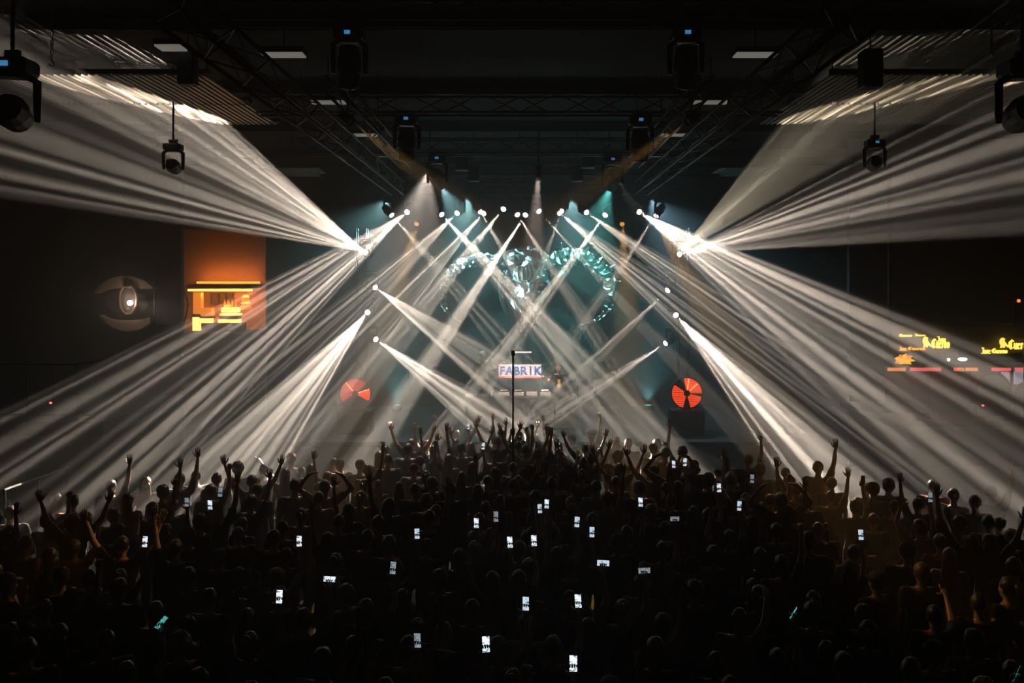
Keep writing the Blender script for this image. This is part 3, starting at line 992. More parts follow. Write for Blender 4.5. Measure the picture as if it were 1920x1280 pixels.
obj('lamp_holder', B().cyl(bp + Vector((0, 0.06, 0)), ep(252, 563, -0.28), 0.05, n=8), M_DARKMETAL, ey)
L = bpy.data.lights.new('eye_lamp_light', 'POINT')
L.energy = 26
L.color = (1, 0.78, 0.58)
L.shadow_soft_size = 0.08
lo = bpy.data.objects.new('eye_lamp_light', L)
COL.objects.link(lo)
lo.parent = ey
lo.location = bp + Vector((0.02, -0.12, 0))
lo2 = spot(ey, EC + bp + Vector((0.05, -0.12, 0)), EC + bp + Vector((2.2, -0.9, -0.45)), 160, math.radians(40), 0.8, (1, 0.8, 0.62))
P = at(290, 610, 24.4)
t = thing('wall_rod', 'thin dark upright rod in front of the eye sculpture', 'rod', (P.x, P.y, P.z))
obj('rod', B().cyl((0, 0, 0), (0, 0, TOP - P.z), 0.02, n=6), M_BLACK, t)
obj('foot', B().box((0, 0.3, -0.02), (0.06, 0.64, 0.04)), M_BLACK, t)

# ------------------------------------------------------------------ the glowing bar on the far gallery
GY = 28.0
gx0, gx1 = at(338, 0, GY).x, at(467, 0, GY).x
gz0, gz1 = at(0, 622, GY).z, at(0, 425, GY).z
M_TAN = mat('ochre_wall', (0.42, 0.22, 0.13), 0.8)
M_STRIP = mat('orange_strip', (1, 0.45, 0.08), 0.4, emit=6, ecol=(1, 0.30, 0.03))
M_STRIPY = mat('yellow_strip', (1, 0.7, 0.2), 0.4, emit=6, ecol=(1, 0.50, 0.11))
M_BARGLOW = mat('lit_amber_panel', (1, 0.45, 0.1), 0.5, emit=1.7, ecol=(1, 0.27, 0.03), vary=0.4, scale=3)
M_PICT = mat('dark_picture', (0.12, 0.05, 0.03), 0.6)


def gp(px, py, y=0.0):
    p = at(px, py, GY)
    return Vector((p.x, GY + y, p.z))


def gbox(px0, py0, px1, py1, y, d):
    a, c = gp(px0, py0), gp(px1, py1)
    return B().box(((a.x + c.x) / 2, GY + y, (a.z + c.z) / 2), (abs(c.x - a.x), d, abs(a.z - c.z)))


struct('trim_6', gbox(300, 424, 470, 790, 1.7, 0.12), M_TAN)                 # the wall behind the gallery bar
struct('trim_7', gbox(338, 622, 480, 632, 0.2, 3.0), M_WALL)                 # gallery floor edge
t = thing('bar_canopy', 'dark bar canopy with glowing orange strips above and below, on the far gallery', 'canopy', gp(402, 536))
org = t.location


def sub(b, name, m, parent, o):
    me = b.mesh(name)
    me.transform(Matrix.Translation(-Vector(o)))
    return obj(name, me, m, parent)


sub(gbox(342, 533, 464, 540, 1.0, 1.3), 'soffit', M_BLACK, t, org)
sub(gbox(342, 527, 464, 531, 1.3, 0.12), 'upper_strip', M_STRIP, t, org)
sub(gbox(342, 541.5, 464, 546, 0.5, 0.1), 'lower_strip', M_STRIPY, t, org)
for a, y, e in ((527, 1.2, 22), (548, 0.9, 45)):
    L = bpy.data.lights.new('strip_light', 'AREA')
    L.shape = 'RECTANGLE'
    L.size = 1.9
    L.size_y = 0.08
    L.energy = e
    L.color = (1, 0.36, 0.07)
    o = bpy.data.objects.new('strip_light', L)
    COL.objects.link(o)
    o.parent = t
    o.matrix_basis = Matrix.Translation(gp(402, a, y) - org + Vector((0, 0, 0.06 if a == 527 else -0.06))) @ Vector((0, 0.8, 0.6 if a == 527 else -0.6)).to_track_quat('-Z', 'Y').to_matrix().to_4x4()
t = thing('glowing_column', 'glowing amber column at the end of the far gallery bar', 'column', gp(350, 622))
sub(gbox(343, 548, 358, 590, 1.0, 0.25), 'shaft', M_BARGLOW, t, t.location)
sub(gbox(341, 590, 360, 596, 1.0, 0.3), 'collar', M_PICT, t, t.location)
sub(gbox(342, 596, 359, 622, 1.0, 0.28), 'foot', M_STRIPY, t, t.location)
for k, (a, c, top, bot) in enumerate(((363, 378, 550, 572), (380, 393, 549, 568), (396, 406, 551, 566))):
    t = thing('framed_picture', 'dark framed picture on the orange bar wall, %s from the glowing column' % ordinal(k + 1), 'picture', gp((a + c) / 2, (top + bot) / 2, 1.6))
    sub(gbox(a, top, c, bot, 1.6, 0.04), 'panel', M_PICT, t, t.location)
    for q in ((a, top, c, top + 1.4), (a, bot - 1.4, c, bot), (a, top, a + 1.4, bot), (c - 1.4, top, c, bot)):
        sub(gbox(*q, 1.57, 0.07), 'frame', M_BLACK, t, t.location)
t = thing('bar_shelf', 'stepped bar shelf with three glowing edges on the far gallery', 'shelf', gp(424, 606))
for k, (a, c, y0, y1) in enumerate(((410, 420, 572, 575), (407, 436, 577, 586), (407, 442, 588, 592), (406, 443, 599, 605))):
    sub(gbox(a, y0, c, y1, 0.7 - 0.12 * k, 0.4), 'lit_edge', M_STRIPY if k else M_STRIP, t, t.location)
sub(gbox(407, 592, 442, 599, 0.4, 0.36), 'body', M_PICT, t, t.location)
sub(gbox(407, 605, 442, 622, 0.4, 0.36), 'base', M_BLACK, t, t.location)
for k in range(4):
    px = 410 + 7 * k
    t = thing('bottle', 'amber bottle on the stepped bar shelf, %s from the glowing column' % ordinal(k + 1), 'bottle', gp(px, 577, 0.58), group='bottles on the far gallery bar')
    obj('glass', B().lathe([(0.03, 0), (0.035, 0.02), (0.035, 0.16), (0.013, 0.21), (0.013, 0.27)], 10), M_BARGLOW, t)
    obj('cap', B().cyl((0, 0, 0.268), (0, 0, 0.295), 0.016, n=8), M_BLACK, t)
t = thing('pendant_lamp', 'glowing amber pendant lamp of stacked discs at the end of the gallery bar', 'lamp', gp(450, 560, 0.6))
for k, (rw, yy, h) in enumerate(((7, 556, 4), (8, 563, 3), (9, 568, 3), (12, 577, 6))):
    c = gp(450, yy, 0.6) - t.location
    r = rw * GY / F
    obj('disc', B().lathe([(r * 0.6, h * 0.012), (r, 0), (r * 0.9, -h * 0.012), (0.02, -h * 0.012)], 18, c=c), M_BARGLOW if k % 2 else M_STRIP, t)
obj('cord', B().cyl(gp(450, 556, 0.6) - t.location, gp(450, 541, 0.6) - t.location, 0.01, n=5), M_BLACK, t)
obj('core', B().cyl(gp(450, 580, 0.6) - t.location, gp(450, 552, 0.6) - t.location, 0.03, n=6), M_BLACK, t)
# counter front pieces below
t = thing('bar_counter', 'dark counter with a glowing amber panel on the far gallery', 'counter', gp(370, 622))
sub(gbox(360, 578, 381, 594, 0.9, 0.3), 'lit_panel', M_BARGLOW, t, t.location)
sub(gbox(360, 594, 382, 598, 0.85, 0.4), 'counter_top', M_BLACK, t, t.location)
sub(gbox(361, 598, 379, 607, 0.9, 0.3), 'lower_panel', M_STRIPY, t, t.location)
sub(gbox(360, 607, 442, 622, 0.95, 0.3), 'base', M_BLACK, t, t.location)
# crossed cables in front of that bar
for k, pts in enumerate((((353, 500), (358, 512), (342, 565), (356, 615)), ((358, 512), (376, 570), (366, 610)))):
    cb = B().tube([gp(x, y, -1.0) for x, y in pts], 0.022, 5)
    p0 = gp(*pts[0], -1.0)
    cb.cyl(p0, (p0.x, p0.y, TOP), 0.015, n=5)
    o = obj('hanging_cable', cb, M_BLACK)
    tag(o, 'dark bent cable hanging in front of the glowing far bar, %s one' % ('longer' if k == 0 else 'shorter'), 'cable')

# ------------------------------------------------------------------ balcony railing under the eye sculpture
M_RAIL = mat('balcony_steel', (0.06, 0.065, 0.07), 0.5, 0.3)
P0, P1 = at(-30, 683, 20.0), at(146, 683, 20.0)
t = thing('balcony_railing', 'thin grey balcony railing below the eye sculpture', 'railing', (P0.x, 20.0, P0.z))
L = P1.x - P0.x
low = at(0, 777, 20.0).z - P0.z
obj('rail', B().cyl((0, 0, 0), (L, 0, 0), 0.022, n=6), M_RAIL, t)
obj('rail', B().tube([(L, 0, 0), (L + 0.02, 0, 0.03), (L + 0.45, 0, 0.07)], 0.02, 6), M_RAIL, t)
obj('rail', B().cyl((0, 0, low), (L + 0.3, 0, low), 0.02, n=6), M_RAIL, t)
for px in (-20, 51, 100, 146):
    x = at(px, 0, 20).x - P0.x
    obj('post', B().cyl((x, 0, low - 0.15), (x, 0, 0.0), 0.018, n=6), M_RAIL, t)
struct('trim_8', B().box(((X0 + P1.x + 0.6) / 2, 22.4, P0.z + low - 0.3), (P1.x + 0.6 - X0, 5.0, 0.3)), M_WALL)
A, Bq = at(6, 919, 13.6), at(128, 876, 16.5)
t = thing('stair_handrail', 'sloping grey handrail beside the crowd below the balcony railing', 'railing', A)
obj('rail', B().cyl((0, 0, 0), Bq - A, 0.025, n=6), M_RAIL, t)
for f in (0.02, 0.5, 0.98):
    p = (Bq - A) * f
    obj('post', B().cyl(p, (p.x, p.y, -A.z), 0.02, n=6), M_RAIL, t)
M_REDDOT = mat('red_indicator', (1, 0.1, 0.1), 0.4, emit=4, ecol=(1, 0.12, 0.14))
for px, py, Y, lab in ((95, 755, 19.8, 'small red indicator lamp below the balcony railing'), (1843, 760, 21.8, 'small red indicator lamp below the bar counter with the arch')):
    P = at(px, py, Y)
    t = thing('indicator_lamp', lab, 'lamp', P)
    obj('housing', B().bevel_box((0, 0.04, 0), (0.1, 0.06, 0.07), 0.01), M_BLACK, t)
    obj('lens', B().ball((0, 0, 0), (0.035, 0.02, 0.025), 8, 6), M_REDDOT, t)
    if px < 500:
        obj('arm', B().cyl((0, 0.05, 0), (0, 0.15, 0.0), 0.02, n=5).cyl((0, 0.15, 0.02), (0, 0.15, -0.46), 0.02, n=5), M_BLACK, t)
    else:
        obj('arm', B().cyl((0, 0.05, 0), (0, 0.6, 0.0), 0.02, n=5), M_BLACK, t)

# ------------------------------------------------------------------ the bar with the yellow signs
RY = 23.0


def rp(px, py, y=0.0):
    p = at(px, py, RY)
    return Vector((p.x, RY + y, p.z))


def rbox(px0, py0, px1, py1, y, d):
    a, c = rp(px0, py0), rp(px1, py1)
    return B().box(((a.x + c.x) / 2, RY + y, (a.z + c.z) / 2), (abs(c.x - a.x), d, abs(a.z - c.z)))


M_BARWALL = mat('bar_back_wall', (0.05, 0.048, 0.055), 0.7)
M_YEL = mat('yellow_sign', (1, 0.72, 0.15), 0.4, emit=3.2, ecol=(1, 0.66, 0.10))
M_AMB2 = mat('amber_sign', (1, 0.55, 0.1), 0.4, emit=2.2, ecol=(1, 0.48, 0.05))
M_REDSTRIP = mat('red_strip', (0.9, 0.12, 0.14), 0.4, emit=1.6, ecol=(1, 0.16, 0.14), vary=0.5, scale=4)
M_ORSTRIP = mat('orange_strip_soft', (0.9, 0.35, 0.12), 0.4, emit=1.6, ecol=(1, 0.34, 0.1))
M_WINDOW = mat('pale_lit_shelf', (0.5, 0.55, 0.65), 0.4, emit=0.6, ecol=(0.62, 0.66, 0.85), vary=0.5, scale=10)
M_OVAL = mat('white_lamp', (1, 1, 1), 0.3, emit=4, ecol=(0.95, 1, 1))
struct('wall_northeast', B().box(((rp(1660, 0).x + X1) / 2, RY + 2.6, 4.6), (X1 - rp(1660, 0).x, 0.2, 9.2)), M_BARWALL)
struct('trim_9', rbox(1640, 776, 1990, 786, 0.65, 3.7), M_WALL)
t = thing('bar_fascia', 'dark fascia board over the bar carrying the yellow signs', 'fascia', rp(1820, 640))
sub(rbox(1672, 610, 1985, 662, 0.25, 0.2), 'board', M_BARWALL, t, t.location)
sub(rbox(1672, 606, 1985, 610, 0.2, 0.4), 'cap', M_BLACK, t, t.location)
for px in (1676, 1980):
    sub(rbox(px - 3, CY - (TOP - 0.01 - EYE) * F / RY, px + 3, 606, 0.25, 0.1), 'post', M_BLACK, t, t.location)


# broad-nib lettering
GLYPHS = {
    'J': [[(.55, 1.0), (.2, 1.0), (.5, .9), (.5, .15), (.3, 0), (.1, .12)]],
    'o': [[(.25, .62), (.08, .5), (.08, .14), (.25, 0)], [(.25, .62), (.44, .5), (.44, .14), (.25, 0)]],
    's': [[(.42, .56), (.25, .64), (.1, .5), (.4, .2), (.25, .02), (.06, .1)]],
    'e': [[(.25, .62), (.08, .5), (.08, .14), (.25, .0), (.42, .1)], [(.25, .62), (.42, .5), (.1, .3)]],
    'C': [[(.78, .82), (.5, 1.0), (.14, .75), (.12, .3), (.42, 0), (.75, .14)], [(.45, .9), (.45, .12)]],
    'u': [[(.08, .62), (.1, .14), (.22, 0), (.42, .14)], [(.42, .62), (.42, .1), (.5, 0)]],
    'r': [[(.1, .62), (.1, 0)], [(.1, .5), (.25, .62), (.38, .55)]],
    'v': [[(.06, .62), (.1, .16), (.25, 0)], [(.25, 0), (.42, .14), (.42, .52), (.3, .64)]],
}
WID = {'J': .62, 'C': .86, 'r': .42}


def nib_text(txt, h, w, y0, y1, stretch=1.0):
    b = B()
    x = 0
    nx, nz = 0.06 * h, 0.05 * h
    for ch in txt:
        if ch == ' ':
            x += 0.3 * h * stretch
            continue
        for st in GLYPHS[ch]:
            for (ax, az), (cx, cz) in zip(st, st[1:]):
                A = Vector((x + ax * h * stretch, az * h))
                C = Vector((x + cx * h * stretch, cz * h))
                n = Vector((nx, nz))
                poly = [A - n, C - n, C + n, A + n]
                area = sum(poly[i].x * poly[(i + 1) % 4].y - poly[(i + 1) % 4].x * poly[i].y for i in range(4))
                if abs(area) < 1e-5 * h:
                    n = Vector((nx, -nz))
                    poly = [A - n, C - n, C + n, A + n]
                b.prism([tuple(p) for p in poly], y0, y1)
        x += WID.get(ch, .54) * h * stretch
    return b, x


CROW = [(.42, 1.0), (.52, .98), (.60, .90), (.70, .86), (.60, .82), (.58, .72), (.66, .58), (.78, .42), (.95, .22), (1.12, .02), (1.0, .04), (.86, .14), (.76, .20), (.68, .22), (.60, .10), (.66, .02), (.52, .02), (.50, .14), (.44, .22), (.32, .08), (.36, .0), (.2, .0), (.22, .06), (.3, .24), (.2, .38), (.14, .58), (.18, .76), (.28, .92)]


def sign_word(parent, name, txt, px0, px1, pyt, pyb, m, y=-0.02):
    a, c = rp(px0, pyb), rp(px1, pyt)
    h = c.z - a.z
    b, w = nib_text(txt, h, 0, 0, 0.05)
    me = b.mesh(name)
    me.transform(Matrix.Diagonal(((c.x - a.x) / w, 1, 1, 1)))
    return obj(name, me, m, parent, a + Vector((0, y, 0)) - parent.location)


def crow(parent, px0, px1, pyt, pyb, m):
    a, c = rp(px0, pyb), rp(px1, pyt)
    h = c.z - a.z
    me = B().prism([(x, z) for x, z in CROW], 0, 0.05).mesh('crow_emblem')
    me.transform(Matrix.Diagonal(((c.x - a.x) / 1.12, 1, h, 1)))
    return obj('crow_emblem', me, m, parent, a + Vector((0, -0.02, 0)) - parent.location)


t = thing('illuminated_sign', 'yellow illuminated crow sign on the dark fascia, clear of the pillar', 'sign', rp(1735, 640, 0.1))
sign_word(t, 'lettering', 'Jose', 1757, 1774, 631, 640, M_YEL)
sign_word(t, 'lettering', 'Cuervo', 1747, 1781, 635, 652, M_YEL)
crow(t, 1728, 1748, 631, 651, M_YEL)
sign_word(t, 'lettering', 'Jose', 1686, 1700, 650, 657, M_AMB2)
sign_word(t, 'lettering', 'Cuervo', 1702, 1735, 650, 656, M_AMB2)
sign_word(t, 'lettering', 'Cuervo', 1686, 1710, 626, 631, M_YEL)
sign_word(t, 'lettering', 'Jose', 1714, 1736, 626, 630, M_YEL)
t = thing('illuminated_sign', 'yellow illuminated crow sign partly hidden by the dark pillar', 'sign', rp(1880, 645, 0.1))
sign_word(t, 'lettering', 'Jose', 1840, 1858, 652, 663, M_YEL)
sign_word(t, 'lettering', 'Cuervo', 1860, 1889, 653, 662, M_YEL)
crow(t, 1872, 1893, 633, 652, M_YEL)
sign_word(t, 'lettering', 'Cuervo', 1891, 1932, 637, 654, M_YEL)
# the counter, its glow and what stands on it
t = thing('bar_counter', 'long dark bar counter with red lit edge under the yellow signs', 'counter', rp(1800, 700))
sub(rbox(1665, 681, 1985, 687, 0.0, 0.5), 'counter_top', M_STEEL, t, t.location)
for a, c, m in ((1668, 1700, M_ORSTRIP), (1710, 1767, M_REDSTRIP), (1793, 1797, M_REDSTRIP), (1799, 1810, M_ORSTRIP), (1815, 1836, M_ORSTRIP), (1864, 1898, M_REDSTRIP), (1908, 1940, M_REDSTRIP)):
    sub(rbox(a, 690, c, 696, 0.1, 0.08), 'lit_strip', m, t, t.location)
sub(rbox(1665, 687, 1985, 776, 0.3, 0.2), 'front', M_BLACK, t, t.location)
sub(rbox(1884, 698, 1897, 720, 0.14, 0.1), 'lit_panel', M_WINDOW, t, t.location)
sub(rbox(1908, 697, 1940, 721, 0.14, 0.1), 'lit_panel', M_WINDOW, t, t.location)
L = bpy.data.lights.new('bar_strip_light', 'AREA')
L.shape = 'RECTANGLE'
L.size, L.size_y, L.energy, L.color = 3.4, 0.08, 10, (1, 0.16, 0.1)
o = bpy.data.objects.new('bar_strip_light', L)
COL.objects.link(o)
o.parent = t
o.location = rp(1780, 699, -0.1) - t.location
t = thing('dark_pillar', 'dark steel pillar in front of the second yellow sign', 'pillar', rp(1905, 776, -0.5))
sub(rbox(1900.5, 636, 1909.5, 776, -0.5, 0.12), 'shaft', M_DARKMETAL, t, t.location)
sub(rbox(1897, 770, 1913, 776, -0.5, 0.24), 'foot', M_DARKMETAL, t, t.location)
sub(rbox(1897, 632, 1913, 637, -0.35, 0.5), 'head_plate', M_DARKMETAL, t, t.location)
M_ARCH = mat('arch_board', (0.10, 0.105, 0.12), 0.6)
for px, r, lab in ((1848, 31, 'dark round-topped panel in front of the red lit counter, the whole one'), (1914, 27, 'dark round-topped panel behind the dark pillar')):
    cz = 728 if r == 31 else 740
    C = rp(px, cz, -0.35)
    t = thing('arched_panel', lab, 'panel', (C.x, C.y, rp(0, 776).z))
    R = r * RY / F
    zc = C.z - t.location.z
    arc = [(R * math.cos(PI * i / 20), zc + R * math.sin(PI * i / 20)) for i in range(21)]
    obj('board', B().prism(arc + [(-R, 0), (R, 0)], 0, 0.08), M_ARCH, t)
    obj('edge_trim', B().tube([(x, -0.02, z) for x, z in [(R, 0)] + arc + [(-R, 0)]], 0.03, 6), M_BLACK, t)
for px, py, w, lab in ((1803, 673, 9, 'bright oval ceiling lamp under the fascia between the two yellow signs'), (1777, 674, 2.4, 'small round lamp under the fascia beside the oval lamp')):
    P = rp(px, py, -0.05)
    t = thing('oval_lamp', lab, 'lamp', P)
    r = w * RY / F
    obj('globe', B().ball((0, 0, 0), (r, 0.06, max(0.04, r * 0.38)), 14, 8), M_OVAL, t)
    obj('stem', B().cyl((0, 0.05, 0), (0, 0.24, rp(0, 661).z - P.z + 0.03), 0.015, n=5), M_BLACK, t)
P = rp(1690, 700, -0.3)
t = thing('flower_display', 'orange glowing ornament on the counter end nearest the stage', 'ornament', rp(1690, 681, -0.1))
for k in range(9):
    a = 2 * PI * k / 9
    d = Vector((math.cos(a), -0.3, math.sin(a) * 0.7))
    obj('petal', B().tube([d * 0.04 + Vector((0, 0, 0.08)), d * 0.16 + Vector((0, 0, 0.1)), d * 0.26 + Vector((0, -0.02, 0.08))], [0.03, 0.05, 0.008], 5), M_ORSTRIP if k % 2 else M_AMB2, t)
obj('heart', B().ball((0, -0.06, 0.08), 0.06, 8, 6), M_AMB2, t)
obj('foot', B().cyl((0, 0, 0), (0, 0, 0.1), 0.03, n=6), M_BLACK, t)
for k, (px, lab) in enumerate(((1793, 'first'), (1868, 'second'), (1720, 'third'))):
    P = rp(px, 776, -0.7)
    t = thing('rail_post', 'thin upright post in front of the red lit counter, %s' % ('between the signs', 'beside the arched panel', 'nearest the stage')[k], 'post', P)
    obj('post', B().cyl((0, 0, 0), (0, 0, rp(0, 690).z - P.z), 0.015, n=6), M_DARKMETAL, t)
    obj('foot', B().lathe([(0.06, 0), (0.06, 0.015), (0.016, 0.03)], 10), M_DARKMETAL, t)
# far red lit mast at the picture edge
P = at(1902, 595, 21.0)
t = thing('warning_mast', 'small cross-shaped mast with an orange lamp above the yellow signs', 'mast', at(1902, 600, 21.0))
obj('upright', B().cyl((0, 0, 0), (0, 0, at(0, 560, 21).z - at(0, 600, 21).z), 0.012, n=5), M_DARKMETAL, t)
obj('crossbar', B().cyl((-0.27, 0, 0.41), (0.27, 0, 0.41), 0.012, n=5), mat('rust_bar', (0.5, 0.12, 0.06), 0.5), t)
obj('bulb', B().ball((0.09, -0.02, 0.45), 0.04, 8, 6), mat('orange_bulb', (1, 0.3, 0.1), 0.4, emit=3, ecol=(1, 0.2, 0.05)), t)
obj('bracket', B().tube([(0, 0, 0), (0, 0.1, -0.1), (0, 2.1, -0.12)], 0.012, 5), M_DARKMETAL, t)
#SPLIT2

# ------------------------------------------------------------------ people
M_SKIN = mat_random('skin', [(0.0, (0.56, 0.36, 0.26)), (0.35, (0.64, 0.44, 0.33)), (0.75, (0.44, 0.27, 0.18)), (0.93, (0.2, 0.12, 0.08))], 0.42)
M_HAIR = mat_random('hair', [(0.0, (0.03, 0.022, 0.018)), (0.5, (0.07, 0.042, 0.025)), (0.82, (0.16, 0.1, 0.05)), (0.93, (0.36, 0.26, 0.14))], 0.38)
M_SHIRT = mat_random('shirt', [(0.0, (0.012, 0.012, 0.014)), (0.42, (0.03, 0.032, 0.04)), (0.58, (0.09, 0.09, 0.095)), (0.78, (0.16, 0.05, 0.04)), (0.84, (0.07, 0.09, 0.06)), (0.88, (0.5, 0.48, 0.45)), (0.97, (0.3, 0.17, 0.05))], 0.8)
M_TROUSER = mat_random('trousers_cloth', [(0.0, (0.015, 0.015, 0.018)), (0.5, (0.03, 0.04, 0.07)), (0.85, (0.12, 0.1, 0.07))], 0.85)
M_CAP = mat_random('cap_cloth', [(0.0, (0.02, 0.02, 0.022)), (0.5, (0.12, 0.02, 0.02)), (0.7, (0.4, 0.39, 0.37))], 0.8)
M_EYE = mat('eye_dark', (0.02, 0.015, 0.012), 0.2)
M_LIP = mat('lip', (0.28, 0.1, 0.08), 0.5)
M_SHOE = mat('shoe_black', (0.02, 0.02, 0.02), 0.5)


def U(x, y, z):
    return Vector((x, y, z)).normalized()


ARMS = {  # upper arm direction, forearm direction, hand direction, palm normal, hand mode   (x counts outwards)
    'down': (U(.16, -.08, -1), U(.02, .25, -1), U(0, .3, -1), U(-1, .2, 0), 'relax'),
    'bent': (U(.3, .12, -1), U(-.45, .9, .35), U(-.5, .8, .4), U(-.3, .2, -1), 'relax'),
    'phone': (U(.22, .62, .62), U(-.12, .22, 1), U(0, .06, 1), U(0, -1, .05), 'grip'),
    'support': (U(.2, .6, .6), U(-.36, .24, 1), U(-.25, .06, 1), U(-.3, -1, .05), 'grip'),
    'straight': (U(.22, .22, .95), U(.1, .02, 1), U(.02, .03, 1), U(0, 1, 0), 'open'),
    'fist': (U(.32, .3, .9), U(.02, .1, 1), U(0, .12, 1), U(-.2, 1, 0), 'fist'),
    'vee': (U(.62, .15, .75), U(.36, .05, .93), U(.3, .02, 1), U(0, 1, 0), 'open'),
    'arch': (U(.85, .08, .62), U(-.62, .1, .78), U(-.8, .1, .45), U(0, 0, -1), 'relax'),
    'point': (U(.15, .85, .42), U(0, .8, .6), U(0, .85, .5), U(0, .3, -1), 'point'),
    'reach': (U(.1, .9, .1), U(-.1, .9, .3), U(0, .9, .3), U(-1, 0, 0), 'grip'),
    'rest': (U(.28, .15, -1), U(.05, .75, -.6), U(0, .9, -.4), U(0, -.3, -1), 'relax'),
    'hold': (U(.55, .55, -.55), U(.35, .75, .6), U(.5, .5, .6), U(.2, 0, -1), 'grip'),
}


def arm_points(side, mode, fem):
    sw = 0.165 if fem else 0.19
    up, fo, hd, pn, hm = ARMS[mode]
    f = lambda v: Vector((v.x * side, v.y, v.z))
    up, fo, hd, pn = f(up), f(fo), f(hd), f(pn)
    lift = max(0, up.z) * 0.05
    sh = Vector((side * sw, 0, 1.43 + lift))
    el = sh + up * 0.29
    wr = el + fo * 0.25
    return sh, el, wr, hd, pn, hm


def add_hand(b, wr, hd, pn, side, mode):
    hd = hd.normalized()
    pn = (pn - hd * pn.dot(hd)).normalized()
    s = hd.cross(pn).normalized()          # towards one edge of the palm
    if mode in ('open', 'relax', 'grip', 'fist', 'point'):
        pass
    thumb_dir = s if (s.x * -side) > 0 else -s
    if abs(s.x) < 0.2:
        thumb_dir = s if s.y > 0 else -s
    palm_c = wr + hd * 0.05
    u = hd
    M = Matrix((thumb_dir, u, pn)).transposed()
    b.ball(palm_c, (0.042, 0.056, 0.017), 10, 6, M)
    curl = {'open': (0.08, 0.12, 0.1), 'relax': (0.35, 0.4, 0.3), 'grip': (0.9, 0.8, 0.5), 'fist': (1.45, 1.5, 1.0), 'point': (1.4, 1.5, 1.0)}[mode]
    for i, (off, ln) in enumerate(((0.030, 0.074), (0.010, 0.084), (-0.010, 0.078), (-0.029, 0.060))):
        c = (0.05, 0.06, 0.05) if mode == 'point' and i == 0 else curl
        p = palm_c + hd * 0.045 + thumb_dir * off
        a = 0
        pts = [p - hd * 0.02]
        rad = [0.0105]
        spread = thumb_dir * (0.22 * (off / 0.03) if mode == 'open' else 0)
        for k, fr in enumerate((0.45, 0.32, 0.23)):
            a += c[k]
            p = p + ((hd + spread).normalized() * math.cos(a) + pn * math.sin(a)) * ln * fr
            pts.append(p)
            rad.append((0.0098, 0.009, 0.0065)[k])
        b.tube(pts, rad, 6)
    t0 = palm_c - hd * 0.025 + thumb_dir * 0.03
    td = (thumb_dir * 0.8 + hd * 0.7 + pn * (0.25 if mode in ('open', 'relax') else 0.75)).normalized()
    td2 = (td + hd * 0.5 + (pn * 0.5 if mode != 'open' else Vector())).normalized()
    b.tube([t0, t0 + td * 0.034, t0 + td * 0.034 + td2 * 0.03, t0 + td * 0.034 + td2 * 0.052], [0.014, 0.0125, 0.0105, 0.007], 6)


HC = Vector((0, 0.012, 1.635))      # middle of the head


def body_blob(L, R, fem, tilt=0.0):
    b = B()
    tors = [(0.88, .155, .105), (0.98, .165, .115), (1.08, .148, .105), (1.2, .152, .11), (1.32, .175, .118), (1.41, .17, .105), (1.455, .12, .085), (1.49, .06, .06)]
    if fem:
        tors = [(0.88, .16, .11), (0.97, .172, .12), (1.08, .13, .095), (1.2, .135, .1), (1.3, .15, .125), (1.41, .15, .095), (1.455, .1, .075), (1.49, .052, .055)]
    b.rings([[(rx * math.cos(2 * PI * i / 18), ry * math.sin(2 * PI * i / 18), z) for i in range(18)] for z, rx, ry in tors])
    b.capsule((0, 0, 1.44), (0, 0.008, 1.55), 0.055 if not fem else 0.047, 0.05 if not fem else 0.043, 12)
    b.ball(HC + Vector((0, -0.01, 0.022)), (0.076, 0.097, 0.1), 16, 12)
    b.ball(HC + Vector((0, 0.028, -0.05)), (0.056, 0.062, 0.068), 14, 10)
    b.capsule(HC + Vector((0, 0.086, 0.012)), HC + Vector((0, 0.108, -0.026)), 0.011, 0.017, 8)
    b.capsule(HC + Vector((-0.035, 0.074, 0.026)), HC + Vector((0.035, 0.074, 0.026)), 0.014, 0.014, 8)
    b.ball(HC + Vector((0, 0.076, -0.098)), (0.024, 0.02, 0.018), 8, 6)
    for sd in (-1, 1):
        b.ball(HC + Vector((sd * 0.078, -0.008, -0.002)), (0.014, 0.024, 0.034), 8, 6)
        b.ball(HC + Vector((sd * 0.038, 0.066, -0.022)), (0.022, 0.02, 0.02), 8, 6)
        hx = 0.09
        b.capsule((sd * hx, 0, 0.9), (sd * 0.1, 0.01, 0.5), 0.088, 0.058, 12)
        b.capsule((sd * 0.1, 0.01, 0.5), (sd * 0.105, -0.02, 0.1), 0.056, 0.036, 12)
        b.capsule((sd * 0.105, -0.03, 0.055), (sd * 0.12, 0.13, 0.04), 0.042, 0.034, 10)
    for sd, m in ((1, R), (-1, L)):
        sh, el, wr, hd, pn, hm = arm_points(sd, m, fem)
        k = 0.85 if fem else 1
        b.capsule(Vector((sd * 0.1, 0, 1.42)), sh, 0.07 * k, 0.058 * k, 10)
        b.capsule(sh, el, 0.055 * k, 0.041 * k, 12)
        b.capsule(el, wr, 0.041 * k, 0.027 * k, 12)
        b.capsule(wr, wr + hd * 0.03, 0.027 * k, 0.028 * k, 8)
    return b


